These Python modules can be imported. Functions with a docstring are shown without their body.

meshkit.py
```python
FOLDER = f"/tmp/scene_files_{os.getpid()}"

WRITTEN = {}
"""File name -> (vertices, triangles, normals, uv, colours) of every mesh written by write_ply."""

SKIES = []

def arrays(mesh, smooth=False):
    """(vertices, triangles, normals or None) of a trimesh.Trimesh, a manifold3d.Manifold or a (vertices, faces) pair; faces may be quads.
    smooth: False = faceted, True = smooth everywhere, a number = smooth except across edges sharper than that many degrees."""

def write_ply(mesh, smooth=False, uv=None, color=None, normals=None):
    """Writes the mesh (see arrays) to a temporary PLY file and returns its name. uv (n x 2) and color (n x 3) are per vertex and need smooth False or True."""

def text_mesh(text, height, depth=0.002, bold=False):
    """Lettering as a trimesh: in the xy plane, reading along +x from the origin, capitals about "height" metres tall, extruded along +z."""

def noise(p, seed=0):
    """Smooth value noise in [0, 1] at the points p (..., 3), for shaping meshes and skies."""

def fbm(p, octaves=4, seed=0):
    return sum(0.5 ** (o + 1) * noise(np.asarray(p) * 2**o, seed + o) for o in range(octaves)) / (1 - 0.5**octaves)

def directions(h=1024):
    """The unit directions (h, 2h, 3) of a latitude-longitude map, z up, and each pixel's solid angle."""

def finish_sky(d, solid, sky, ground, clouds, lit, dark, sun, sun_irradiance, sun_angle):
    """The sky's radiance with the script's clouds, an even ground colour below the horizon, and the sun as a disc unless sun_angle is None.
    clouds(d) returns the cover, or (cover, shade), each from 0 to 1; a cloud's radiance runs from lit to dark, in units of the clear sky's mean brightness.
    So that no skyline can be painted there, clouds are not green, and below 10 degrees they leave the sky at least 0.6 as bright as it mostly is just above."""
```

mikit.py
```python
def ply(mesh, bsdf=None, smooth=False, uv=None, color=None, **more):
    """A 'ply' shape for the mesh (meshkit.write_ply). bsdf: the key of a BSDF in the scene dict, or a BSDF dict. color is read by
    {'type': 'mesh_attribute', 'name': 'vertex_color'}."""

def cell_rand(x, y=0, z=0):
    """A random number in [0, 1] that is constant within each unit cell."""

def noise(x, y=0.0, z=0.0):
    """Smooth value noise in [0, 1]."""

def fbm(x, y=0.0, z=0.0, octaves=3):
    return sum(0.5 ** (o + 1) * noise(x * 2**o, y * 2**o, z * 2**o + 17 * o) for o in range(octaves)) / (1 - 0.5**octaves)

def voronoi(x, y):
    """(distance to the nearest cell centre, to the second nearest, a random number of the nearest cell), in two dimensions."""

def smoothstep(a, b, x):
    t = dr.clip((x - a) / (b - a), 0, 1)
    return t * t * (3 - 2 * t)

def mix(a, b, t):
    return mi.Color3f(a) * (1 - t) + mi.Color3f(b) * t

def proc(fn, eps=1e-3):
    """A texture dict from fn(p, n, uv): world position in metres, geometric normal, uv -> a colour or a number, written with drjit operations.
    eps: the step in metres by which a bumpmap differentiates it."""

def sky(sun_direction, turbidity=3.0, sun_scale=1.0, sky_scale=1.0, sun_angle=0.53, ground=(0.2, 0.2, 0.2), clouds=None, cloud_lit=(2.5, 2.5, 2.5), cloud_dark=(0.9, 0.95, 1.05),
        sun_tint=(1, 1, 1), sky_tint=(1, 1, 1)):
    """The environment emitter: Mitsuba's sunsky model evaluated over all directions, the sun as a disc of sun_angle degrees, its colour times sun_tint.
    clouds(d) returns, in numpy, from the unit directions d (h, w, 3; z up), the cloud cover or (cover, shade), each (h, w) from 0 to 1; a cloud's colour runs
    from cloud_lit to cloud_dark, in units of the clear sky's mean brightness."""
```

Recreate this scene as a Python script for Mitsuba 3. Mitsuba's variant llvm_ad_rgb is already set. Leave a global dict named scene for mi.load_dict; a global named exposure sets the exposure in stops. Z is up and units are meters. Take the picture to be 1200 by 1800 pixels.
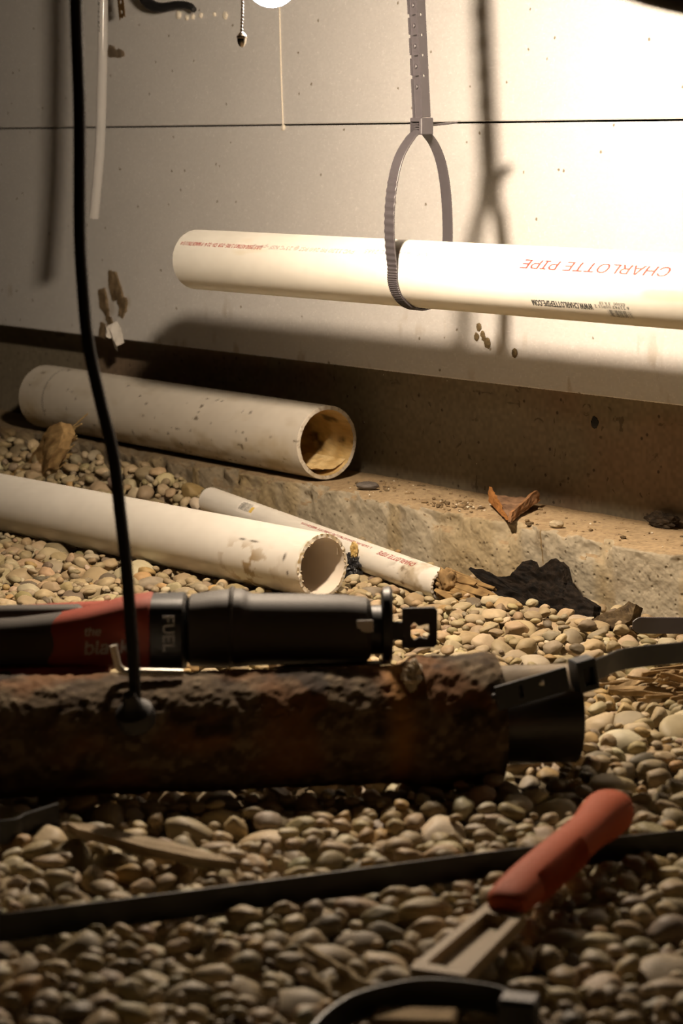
import math, numpy as np, trimesh, manifold3d as m3, shapely
from shapely.geometry import Polygon, LineString, box as sbox
import mitsuba as mi, drjit as dr
import mikit, meshkit

T = mi.ScalarTransform4f
rng = np.random.RandomState(7)

# ------------------------------------------------------------------ camera, light, exposure
# World: x runs along the foundation wall, y points into the wall, z up, gravel surface about z = 0.
CAM = np.array([2.4, 0.0, 0.60])
YAW, PITCH, FPX = math.radians(37.9), math.atan(640 / 4100), 4100.0
FWD_H = np.array([-math.cos(YAW), math.sin(YAW), 0.0])
RIGHT = np.array([math.sin(YAW), math.cos(YAW), 0.0])
FWD = FWD_H * math.cos(PITCH) + np.array([0, 0, -math.sin(PITCH)])
exposure = 0.0
BULB = np.array([0.25, 1.575, 0.785])
BULB_RADIANCE = np.array([1.0, 0.805, 0.60]) * 1450

scene = {"type": "scene"}
labels = {}
scene["camera"] = {
    "type": "thinlens", "fov": 2 * math.degrees(math.atan(600 / FPX)), "fov_axis": "x",
    "aperture_radius": 0.0050, "focus_distance": 3.05, "near_clip": 0.05, "far_clip": 50.0,
    "to_world": T().look_at(origin=CAM.tolist(), target=(CAM + FWD).tolist(), up=[0, 0, 1]),
}

# ------------------------------------------------------------------ materials
def lin(*c):
    return {"type": "rgb", "value": [float(x) for x in c]}

def pr(name, color, rough=0.6, spec=0.5, **kw):
    base = color if isinstance(color, dict) else lin(*color)
    scene[name] = {"type": "twosided", "bsdf": {"type": "principled", "base_color": base, "roughness": rough, "specular": spec, **kw}}
    return name

VC = {"type": "mesh_attribute", "name": "vertex_color"}
pr("mat_stone", VC, 0.60, 0.38)
pr("mat_pvc", VC, 0.33, 0.5)
pr("mat_matte", VC, 0.85, 0.25)
pr("mat_plastic_grey", (0.058, 0.052, 0.057), 0.42)
pr("mat_plastic_black", (0.012, 0.012, 0.014), 0.45)
pr("mat_plastic_blue_black", (0.010, 0.014, 0.020), 0.42)
pr("mat_rubber", (0.012, 0.011, 0.011), 0.6)
pr("mat_boot", (0.050, 0.043, 0.037), 0.62)
pr("mat_red", (0.27, 0.045, 0.022), 0.55)
pr("mat_handle", (0.42, 0.080, 0.026), 0.7, 0.25)
pr("mat_ink_red", (0.27, 0.022, 0.014), 0.6)
pr("mat_ink_pale", (0.40, 0.32, 0.29), 0.6)
pr("mat_ink_black", (0.03, 0.03, 0.03), 0.6)
pr("mat_ink_white", (0.55, 0.52, 0.50), 0.6)
pr("mat_chain", (0.70, 0.68, 0.66), 0.28, 0.8, metallic=0.25)
pr("mat_chrome", (0.62, 0.58, 0.52), 0.22, metallic=1.0)
pr("mat_steel", (0.36, 0.27, 0.165), 0.6, 0.3)
pr("mat_copper", (0.22, 0.13, 0.05), 0.45, metallic=0.6)
pr("mat_paper", (0.80, 0.76, 0.70), 0.8)
pr("mat_glue", (0.80, 0.74, 0.62), 0.5)
pr("mat_porcelain", (0.78, 0.76, 0.72), 0.25)
scene["mat_tube"] = {"type": "principledthin", "base_color": lin(0.86, 0.85, 0.84), "roughness": 0.12, "spec_trans": 0.6, "diff_trans": 0.7, "eta": 1.45}

def foam_color(p, n, uv):
    c = mikit.mix((0.66, 0.645, 0.63), (0.725, 0.71, 0.695), mikit.fbm(p.x * 9, p.z * 9, p.y * 3, octaves=3))
    grain = mikit.noise(p.x * 260, p.z * 420, 3.0)
    c = c * (0.955 + 0.07 * grain) + 0.07 * mikit.smoothstep(0.80, 0.95, mikit.noise(p.x * 330, p.z * 330, 8.0))
    d1, d2, r = mikit.voronoi(p.x * 17 + 3.3, p.z * 17 + 1.7)
    spot = (1 - mikit.smoothstep(0.014, 0.05 + 0.0 * r, d1 + 0.03 * (mikit.noise(p.x * 300, p.z * 300) - 0.5))) * dr.select(r > 0.62, mi.Float(1), mi.Float(0))
    c = mikit.mix(c, (0.16, 0.12, 0.06), spot * 0.8)
    low = 1 - mikit.smoothstep(0.27, 0.42, p.z)
    smear = mikit.smoothstep(0.68, 0.84, mikit.fbm(p.x * 34, p.z * 15, 5.0, octaves=3)) * low
    c = mikit.mix(c, (0.36, 0.28, 0.18), smear * 0.55)
    return c
scene["mat_foam"] = {"type": "twosided", "bsdf": {"type": "principled", "base_color": mikit.proc(foam_color), "roughness": 0.55, "specular": 0.35}}

def concrete_color(p, n, uv):
    m = mikit.fbm(p.x * 7, p.z * 9, p.y * 7, octaves=4)
    c = mikit.mix((0.19, 0.16, 0.110), (0.27, 0.23, 0.165), m)
    c = mikit.mix(c, (0.25, 0.155, 0.10), 0.55 * mikit.smoothstep(0.5, 0.75, mikit.fbm(p.x * 5 + 9, p.z * 6, 2.0, octaves=3)))
    c = c * (0.84 + 0.32 * mikit.noise(p.x * 190, p.z * 190, p.y * 190))
    scr = mikit.smoothstep(0.74, 0.84, mikit.fbm(p.x * 85 + 6 * mikit.noise(p.x * 30, p.z * 30), p.z * 70, 7.0, octaves=3))
    c = mikit.mix(c, (0.07, 0.05, 0.032), scr * 0.6)
    d1, d2, r = mikit.voronoi(p.x * 26, p.z * 26)
    c = mikit.mix(c, (0.07, 0.05, 0.035), (1 - mikit.smoothstep(0.03, 0.09, d1)) * dr.select(r > 0.72, mi.Float(0.85), mi.Float(0)))
    c = mikit.mix(c, (0.66, 0.62, 0.52), (1 - mikit.smoothstep(0.012, 0.035, d1)) * dr.select(r < 0.10, mi.Float(1), mi.Float(0)))
    return c
scene["mat_concrete"] = {"type": "twosided", "bsdf": {"type": "principled", "base_color": mikit.proc(concrete_color), "roughness": 0.85, "specular": 0.25}}

def footing_color(p, n, uv):
    m = mikit.fbm(p.x * 8 + 5, p.y * 11, p.z * 12, octaves=4)
    top = mikit.smoothstep(0.5, 0.85, n.z)
    face = mikit.mix((0.31, 0.265, 0.185), (0.41, 0.36, 0.27), m)
    dirt = mikit.mix((0.26, 0.18, 0.098), (0.36, 0.27, 0.165), m)
    c = mikit.mix(face, dirt, top)
    wet = 1 - mikit.smoothstep(-0.80, -0.30, p.x + 0.5 * (m - 0.5))          # the damp, muddy stretch of the footing
    c = mikit.mix(c, (0.13, 0.098, 0.06), wet * 0.8)
    mud = mikit.smoothstep(0.60, 0.70, mikit.fbm(p.x * 28, p.z * 28 + 4, p.y * 28, octaves=3))
    c = mikit.mix(c, (0.17, 0.115, 0.06), mud * (0.35 + 0.45 * wet))
    stain = mikit.smoothstep(0.58, 0.75, mikit.fbm(p.x * 20, 2.0, p.z * 2, octaves=2)) * (1 - top)
    c = mikit.mix(c, (0.33, 0.24, 0.11), stain * 0.5)
    streak = (1 - mikit.smoothstep(0.0006, 0.0022, dr.abs(p.x - 0.113 + 0.02 * (p.z - 0.05)))) * (1 - top) * mikit.smoothstep(0.035, 0.05, p.z)
    c = mikit.mix(c, (0.20, 0.13, 0.05), streak * 0.8)
    d1, d2, r = mikit.voronoi(p.x * 60, (p.z + p.y) * 60)
    c = mikit.mix(c, (0.10, 0.07, 0.04), (1 - mikit.smoothstep(0.05, 0.16, d1)) * dr.select(r > 0.78, mi.Float(0.8), mi.Float(0)))
    return c * (0.82 + 0.36 * mikit.noise(p.x * 230, p.y * 230, p.z * 230))

def footing_bump(p, n, uv):
    d1, d2, r = mikit.voronoi(p.x * 75 + p.y * 30, (p.z + 0.6 * p.y) * 75)
    return 0.0030 * mikit.fbm(p.x * 110, p.y * 110, p.z * 110, octaves=4) + 0.0016 * mikit.smoothstep(0.10, 0.30, d1 + 0.4 * r)
scene["mat_footing"] = {"type": "twosided", "bsdf": {"type": "bumpmap", "arbitrary": mikit.proc(footing_bump, eps=1e-3), "scale": 1.0,
                        "bsdf": {"type": "principled", "base_color": mikit.proc(footing_color), "roughness": 0.85, "specular": 0.25}}}

def soil_color(p, n, uv):
    return mikit.mix((0.05, 0.038, 0.024), (0.11, 0.085, 0.055), mikit.fbm(p.x * 40, p.y * 40, 0.0, octaves=3))
scene["mat_soil"] = {"type": "twosided", "bsdf": {"type": "diffuse", "reflectance": mikit.proc(soil_color)}}

def timber_color(p, n, uv):
    g = mikit.fbm(p.x * 3, p.y * 60, p.z * 60, octaves=3)
    return mikit.mix((0.030, 0.020, 0.012), (0.065, 0.043, 0.026), g)
scene["mat_timber"] = {"type": "twosided", "bsdf": {"type": "diffuse", "reflectance": mikit.proc(timber_color)}}

# ------------------------------------------------------------------ helpers
def nm(base):
    if base not in used:
        used[base] = 0
        return base
    used[base] += 1
    return f"{base}_{used[base]:03d}"
used = {}

def thing(name, label, cat, group=None):
    k = nm(name)
    labels[k] = {"label": label, "category": cat}
    if group: labels[k]["group"] = group
    return k

def put(parent, part, mesh, mat, smooth=30, color=None, label=None, kind=None):
    """One entry: a part of parent, or parent's own mesh when part is None."""
    key = parent if part is None else nm(parent + "__" + part)
    if color is not None:
        scene[key] = mikit.ply(mesh, mat, smooth=True if smooth else False, color=color)
    else:
        scene[key] = mikit.ply(mesh, mat, smooth=smooth)
    if label: labels.setdefault(key, {})["label"] = label
    if kind: labels.setdefault(key, {})["kind"] = kind
    return key

def unit(v):
    v = np.asarray(v, float)
    return v / np.linalg.norm(v)

def mesh(v, f):
    return trimesh.Trimesh(np.asarray(v, float), np.asarray(f, int), process=False)

def cat(ms):
    return trimesh.util.concatenate(ms)

def cbox(sx, sy, sz, c=0.001, at=(0, 0, 0), R=None):
    """Box with chamfered edges, centred."""
    h = np.array([sx, sy, sz]) / 2
    c = min(c, 0.45 * h.min() * 2)
    pts = []
    for s in np.ndindex(2, 2, 2):
        s = np.array(s) * 2 - 1
        for k in range(3):
            p = h - c
            p = p.copy(); p[k] = h[k]
            pts.append(s * p)
    m = trimesh.convex.convex_hull(np.array(pts))
    if R is not None: m.vertices = m.vertices @ np.asarray(R).T
    m.vertices = m.vertices + np.asarray(at)
    return m

def frame(u, up=(0, 0, 1)):
    """Columns: along u, sideways, up."""
    u = unit(u); side = unit(np.cross(up, u)); return np.stack([u, side, np.cross(u, side)], 1)

def grid_faces(n, m, closed=False):
    i, j = np.meshgrid(np.arange(n - 1), np.arange(m if closed else m - 1), indexing="ij")
    a = i * m + j; b = i * m + (j + 1) % m; c = (i + 1) * m + (j + 1) % m; d = (i + 1) * m + j
    q = np.stack([a, b, c, d], -1).reshape(-1, 4)
    return np.vstack([q[:, [0, 1, 2]], q[:, [0, 2, 3]]])

def curve(pts, n):
    """Catmull-Rom through pts, n samples."""
    p = np.asarray(pts, float); p = np.vstack([2 * p[0] - p[1], p, 2 * p[-1] - p[-2]])
    t = np.linspace(0, len(p) - 3 - 1e-9, n); i = t.astype(int); f = (t - i)[:, None]
    a, b, c, d = p[i], p[i + 1], p[i + 2], p[i + 3]
    return 0.5 * (2 * b + (c - a) * f + (2 * a - 5 * b + 4 * c - d) * f**2 + (3 * b - a - 3 * c + d) * f**3)

def tube(path, r, k=16, caps=True):
    path = np.asarray(path, float); r = np.broadcast_to(r, len(path))
    t = np.gradient(path, axis=0); t /= np.linalg.norm(t, axis=1, keepdims=True)
    ref = np.array([0.31, 0.2, 0.93]) if abs(t[0] @ [0.31, 0.2, 0.93]) < 0.9 else np.array([1.0, 0, 0])
    a = unit(np.cross(t[0], ref)); ang = np.arange(k) * 2 * np.pi / k; v = []
    for i in range(len(path)):
        a = unit(a - t[i] * (a @ t[i])); b = np.cross(t[i], a)
        v.append(path[i] + r[i] * (np.cos(ang)[:, None] * a + np.sin(ang)[:, None] * b))
    v = np.vstack(v); f = grid_faces(len(path), k, True)
    if caps:
        n = len(v); v = np.vstack([v, path[0], path[-1]]); j = np.arange(k); e = (len(path) - 1) * k
        f = np.vstack([f, np.stack([j * 0 + n, (j + 1) % k, j], 1), np.stack([j * 0 + n + 1, e + j, e + (j + 1) % k], 1)])
    return mesh(v, f)

def ribbon(path, wide, width, thick):
    """Flat band swept along path; wide = direction(s) of the width; thick may vary along the path (ribs)."""
    path = np.asarray(path, float); n = len(path)
    t = np.gradient(path, axis=0); t /= np.linalg.norm(t, axis=1, keepdims=True)
    wide = np.broadcast_to(np.asarray(wide, float), (n, 3)); nn = np.cross(t, wide)
    nn /= np.linalg.norm(nn, axis=1, keepdims=True); wd = np.cross(nn, t)
    th = np.broadcast_to(thick, n)[:, None]; w = np.broadcast_to(width, n)[:, None]; e = 0.0006
    prof = [(-.5, 0, 1), (-.5, 1, 0), (.5, 1, 0), (.5, 0, 1)]
    ring = [path - wd * w / 2 + nn * (th / 2 - e), path - wd * (w / 2 - e) + nn * th / 2, path + wd * (w / 2 - e) + nn * th / 2, path + wd * w / 2 + nn * (th / 2 - e),
            path + wd * w / 2 - nn * 0.0006, path + wd * (w / 2 - e) - nn * 0.0009, path - wd * (w / 2 - e) - nn * 0.0009, path - wd * w / 2 - nn * 0.0006]
    v = np.stack(ring, 1).reshape(-1, 3); f = grid_faces(n, 8, True)
    cap = np.array([[0, i + 1, i] for i in range(1, 7)])
    f = np.vstack([f, cap, cap[:, ::-1] + (n - 1) * 8])
    return mesh(v, f)

def loft(secs, o, u, side, k=40):
    """secs: (t, side offset, z offset, half width, half height, exponent) super-elliptical sections along u from o."""
    u, side = np.asarray(u), np.asarray(side); ang = np.arange(k) * 2 * np.pi / k; v = []
    for t, a, b, hw, hh, ex in secs:
        c, s = np.cos(ang), np.sin(ang)
        x = np.sign(c) * np.abs(c) ** (2 / ex) * hw + a; z = np.sign(s) * np.abs(s) ** (2 / ex) * hh + b
        v.append(o + u * t + side * x[:, None] + np.array([0, 0, 1]) * z[:, None])
    n = len(secs); ctr = [o + u * s[0] + side * s[1] + np.array([0, 0, s[2]]) for s in (secs[0], secs[-1])]
    v = np.vstack(v + ctr); f = grid_faces(n, k, True); j = np.arange(k); e = (n - 1) * k; c0 = n * k
    f = np.vstack([f, np.stack([j * 0 + c0, (j + 1) % k, j], 1), np.stack([j * 0 + c0 + 1, e + j, e + (j + 1) % k], 1)])
    return mesh(v, f)

def plate(outline, thick, holes=(), o=(0, 0, 0), ex=(1, 0, 0), ey=(0, 1, 0)):
    """Outline (2-D) extruded, placed with axes ex, ey and normal ex x ey, mid-plane at o."""
    m = trimesh.creation.extrude_polygon(Polygon(outline, holes), thick, engine="earcut")
    ex, ey = np.asarray(ex, float), np.asarray(ey, float)
    m.vertices = np.asarray(o) + m.vertices[:, :1] * ex + m.vertices[:, 1:2] * ey + (m.vertices[:, 2:] - thick / 2) * np.cross(ex, ey)
    return m

def pipe_mesh(p0, p1, R, wall, nl, nc, end_jag=(0, 0), seed=0):
    """Hollow pipe: outside, rim and inside as separate strips (crisp edges). Returns mesh, tags (0 out, 1 rim, 2 in), length parameter, angle from up."""
    p0, p1 = np.asarray(p0, float), np.asarray(p1, float); L = np.linalg.norm(p1 - p0); fr = frame(p1 - p0); u, sd, up = fr.T
    ang = np.arange(nc) * 2 * np.pi / nc; r = R - wall; ch = 0.0007
    jag = [e * (meshkit.noise(np.stack([np.cos(ang) * 9, np.sin(ang) * 9, ang * 0 + i * 7 + seed], 1)) - 0.5) + e * 0.6 * (meshkit.noise(np.stack([np.cos(ang) * 31, np.sin(ang) * 31, ang * 0 + i * 5 + seed], 1)) - 0.5) for i, e in enumerate(end_jag)]
    V, F, tag, tl, ta = [], [], [], [], []
    def strip(rows, tg):
        b = sum(len(x) for x in V); v = []
        for rad, t, e in rows:
            off = jag[e] if e is not None else 0
            v.append(p0 + u * (t + off)[:, None] if np.ndim(off) else p0 + u * t + np.zeros((nc, 3)))
            v[-1] = v[-1] + rad * (np.sin(ang)[:, None] * sd + np.cos(ang)[:, None] * up)
            tl.append(np.full(nc, t)); ta.append(ang)
        V.append(np.vstack(v)); F.append(grid_faces(len(rows), nc, True) + b); tag.append(np.full(len(rows) * nc, tg))
    ts = np.linspace(ch, L - ch, nl)
    strip([(R, t, 0 if i == 0 else (1 if i == nl - 1 else None)) for i, t in enumerate(ts)], 0)
    strip([(R, ch, 0), (R - ch, 0, 0), (r, 0, 0)], 1)
    strip([(R, L - ch, 1), (R - ch, L, 1), (r, L, 1)], 1)
    ti = np.linspace(0, L, max(nl // 3, 2))
    strip([(r, t, 0 if i == 0 else (1 if i == len(ti) - 1 else None)) for i, t in enumerate(ti)], 2)
    return mesh(np.vstack(V), np.vstack(F)), np.concatenate(tag), np.concatenate(tl), np.concatenate(ta)

def wrap_text(text, height, p0, u, facing, R, x0, phi0, flip=True, slant=0.0, squeeze=1.0, bold=False, depth=0.0003):
    """Print lying on a pipe: reading along -u when flip (upside down), at angle phi0 above the side that 'facing' points to."""
    m = meshkit.text_mesh(text, height, 0.0003, bold)
    m = m.subdivide_to_size(max(height * 0.35, 0.002)) if height > 0.006 else m
    v = m.vertices.copy(); v[:, 0] = v[:, 0] * squeeze + slant * v[:, 1]
    s = -1 if flip else 1
    t, a, rr = x0 + s * v[:, 0], phi0 + s * (v[:, 1] - height / 2) / R, R + v[:, 2] + 0.00005
    u, facing = unit(u), unit(facing); up = unit(np.cross(facing, u)) ; up = up if up[2] > 0 else -up
    m.vertices = np.asarray(p0) + u * t[:, None] + rr[:, None] * (np.cos(a)[:, None] * facing + np.sin(a)[:, None] * up)
    return m

def blob(size, at, seed, sub=3, rough=0.35, yaw=0.0, tilt=0.0, fr=2.2):
    m = trimesh.creation.icosphere(sub); d = m.vertices
    s = 1 + rough * 2 * (meshkit.fbm(d * fr + seed * 3.17 + 20, 3) - 0.5)
    v = d * s[:, None] * np.asarray(size) / 2
    R = trimesh.transformations.euler_matrix(tilt, tilt * 0.6, yaw)[:3, :3]
    m.vertices = v @ R.T + np.asarray(at)
    return m

def mottled(v, a, b, fr=60, seed=0, grain=0.15):
    v = np.asarray(v); t = np.clip((meshkit.fbm(v * fr + seed * 11.3 + 50, 3) - 0.5) * 2.2 + 0.5, 0, 1)[:, None]
    g = 1 + grain * 2 * (meshkit.noise(v * fr * 9 + seed + 80)[:, None] - 0.5)
    return np.clip((np.asarray(a) * (1 - t) + np.asarray(b) * t) * g, 0, 1)

def mixc(c, col, t):
    return c * (1 - t[:, None]) + np.asarray(col) * t[:, None]

# ------------------------------------------------------------------ the setting
FOAM_Y, WALL_Y, LIP_Y, LEDGE_Z = 2.22, 2.275, 2.118, 0.092
labels["wall_back"] = {"label": "foundation wall of concrete clad with white foam boards", "kind": "structure"}
foundation = cbox(5.4, 0.2, 1.15, 0.002, (-0.9, WALL_Y + 0.1, 0.05 + 0.575))
put("wall_back", "foundation", foundation, "mat_concrete", 20, label="bare dark concrete below the foam boards")
put("wall_back", "foam_panel", cbox(5.4, WALL_Y - FOAM_Y - 0.0006, 0.3685, 0.0015, (-0.9, (FOAM_Y + WALL_Y) / 2, 0.266 + 0.18425)), "mat_foam", 20)
put("wall_back", "foam_panel", cbox(5.4, WALL_Y - FOAM_Y - 0.0006, 0.56, 0.0015, (-0.9, (FOAM_Y + WALL_Y) / 2, 0.6372 + 0.28)), "mat_foam", 20)

# footing: a swept profile with a worn, uneven lip
xs = np.concatenate([np.linspace(-3.6, -1.7, 60), np.linspace(-1.69, 0.75, 420), np.linspace(0.77, 1.8, 50)])
prof = [(WALL_Y + 0.05, LEDGE_Z)] + [(y, LEDGE_Z) for y in np.linspace(WALL_Y, LIP_Y + 0.006, 15)]
prof += [(LIP_Y + 0.006 - 0.006 * math.sin(a), LEDGE_Z - 0.006 + 0.006 * math.cos(a)) for a in np.linspace(0.3, 1.5, 5)] + [(LIP_Y, z) for z in np.linspace(LEDGE_Z - 0.010, -0.07, 24)]
prof = np.array(prof); V = np.zeros((len(xs), len(prof), 3)); V[..., 0] = xs[:, None]; V[..., 1] = prof[:, 0]; V[..., 2] = prof[:, 1]
q = V.reshape(-1, 3); n1, n2, n3 = (meshkit.fbm(q * f + 31, 3, s) - 0.5 for f, s in ((7, 1), (26, 2), (70, 3)))
left = np.clip((-0.35 - q[:, 0]) / 0.5, 0, 1)
edge = np.exp(-((q[:, 1] - LIP_Y) / 0.02) ** 2) * np.exp(-((q[:, 2] - LEDGE_Z) / 0.025) ** 2)
q[:, 1] += np.where(q[:, 1] < WALL_Y - 0.01, 0.020 * n1 + 0.010 * n2 + 0.004 * n3, 0) * (1 + 0.8 * left) + edge * np.maximum(n2 + 0.04, 0) * 0.05
q[:, 2] += np.where(q[:, 2] > LEDGE_Z - 0.02, 0.004 * n1 + 0.003 * n2 + 0.0016 * n3, 0) - edge * np.maximum(n2, 0) * 0.05 * (1 + left)
put("wall_back", "footing", mesh(q, grid_faces(len(xs), len(prof))), "mat_footing", True, label="low concrete footing ledge with a worn lip along the wall")

# dried mud spots on the lower board (raised dabs)
for i, (x, z, s) in enumerate([(-.129, .345, 10), (-.121, .335, 9), (-.134, .331, 10), (-.118, .330, 8), (-.110, .323, 13), (-.052, .313, 11)]):
    b = blob((s * 1.0e-3, 0.0035, s * 1.2e-3), (x, FOAM_Y - 0.0008, z), i + 3, 2, 0.35)
    put("wall_back", "mud_spot", b, "mat_matte", color=mottled(b.vertices, (.10, .07, .035), (.20, .15, .08), 300, i))
b = blob((0.014, 0.004, 0.017), (0.055, WALL_Y - 0.0002, 0.22), 5, 2, 0.4)
put("wall_back", "tar_spot", b, "mat_rubber", True)
# thin glue string running down to the joint, with a drip
put("wall_back", "glue_string", tube(curve([(-.612, FOAM_Y - .0008, .88), (-.609, FOAM_Y - .0008, .816), (-.606, FOAM_Y - .0008, .728), (-.601, FOAM_Y - .0008, .634)], 40), 0.0013, 8), "mat_glue", True)
b = blob((0.008, 0.006, 0.010), (-.600, FOAM_Y - .001, .632), 8, 2, 0.3)
put("wall_back", "glue_drip", b, "mat_glue", True)

# torn place at the foot of the board: brown scuffed foam and a flap of its white facing
def wall_patch(out, t, seed):
    poly = Polygon(out).buffer(0.002).simplify(0.0005)
    ln = poly.exterior; pts_ = np.array([ln.interpolate(t_).coords[0] for t_ in np.arange(0, ln.length, .0025)])
    pts_ = pts_ + .010 * np.stack([meshkit.fbm(np.column_stack([pts_ * 110, pts_[:, 0] * 0 + k_ + seed]), 3) - .5 for k_ in (0, 9)], 1)
    poly = Polygon(pts_).buffer(0)
    poly = max(getattr(poly, "geoms", [poly]), key=lambda g_: g_.area)
    m = trimesh.creation.extrude_polygon(poly, t, engine="earcut").subdivide_to_size(0.004)
    v = m.vertices; x, z, d = v[:, 0], v[:, 1], v[:, 2]
    m.vertices = np.stack([x, FOAM_Y + 0.0004 - d * (0.4 + 1.0 * meshkit.fbm(np.stack([x, z, x * 0], 1) * 90 + seed, 3)), z], 1)
    return m
for i, o in enumerate([[(-1.115, .385), (-1.098, .380), (-1.078, .352), (-1.066, .330), (-1.066, .318), (-1.078, .305), (-1.086, .310), (-1.082, .325), (-1.092, .338), (-1.108, .338), (-1.116, .362)],
                       [(-1.150, .352), (-1.136, .350), (-1.128, .330), (-1.120, .305), (-1.106, .285), (-1.116, .282), (-1.130, .305), (-1.146, .325)],
                       [(-1.145, .290), (-1.136, .288), (-1.122, .270), (-1.126, .267), (-1.152, .267)]]):
    b = wall_patch(o, 0.004, i)
    put("wall_back", "torn_patch", b, "mat_matte", color=mottled(b.vertices, (.10, .068, .035), (.22, .16, .095), 70, i, 0.3), smooth=False)
def flap(c, w, h, fold, seed, yaw):
    u, v = np.meshgrid(np.linspace(-.5, .5, 9), np.linspace(-.5, .5, 9), indexing="ij")
    d = 0.010 - fold * np.abs(u + 0.3 * v) + 0.004 * (meshkit.fbm(np.stack([u * 4, v * 4, u * 0 + seed], -1), 2) - .5)
    x = u * w * np.cos(yaw) - v * h * np.sin(yaw); z = u * w * np.sin(yaw) + v * h * np.cos(yaw)
    P = np.stack([c[0] + x, c[1] - d, c[2] + z], -1).reshape(-1, 3)
    B = P + [0, 0.0012, 0]
    f = grid_faces(9, 9); n = len(P)
    return mesh(np.vstack([P, B]), np.vstack([f, f[:, ::-1] + n]))
pf = thing("paper_flap", "crumpled scrap of white facing paper hanging at the torn foot of the foam board", "paper scrap")
put(pf, "fold", flap((-1.098, FOAM_Y, .272), 0.036, 0.044, 0.02, 3, 0.5), "mat_paper", 20)
put(pf, "fold", flap((-1.117, FOAM_Y, .278), 0.022, 0.016, 0.012, 5, -0.4), "mat_paper", 20)

# floor under the gravel, subfloor above the crawl space with joists
put("floor", None, cbox(5.6, 3.4, 0.05, 0.001, (-0.7, 0.42, -0.092)), "mat_soil", False)
labels["floor"] = {"label": "dark soil under the gravel", "kind": "structure"}
put("ceiling", None, cbox(5.6, 3.4, 0.02, 0.001, (-0.7, 0.6, 1.26)), "mat_timber", False)
labels["ceiling"] = {"label": "timber subfloor over the crawl space", "kind": "structure"}
for x in (-2.02, -1.62, -1.22, -0.82, -0.42, -0.02, 0.38, 0.78, 1.18, 1.58):
    put("ceiling", "joist", cbox(0.038, 2.9, 0.235, 0.002, (x, 0.8, 1.1315)), "mat_timber", False)

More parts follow.
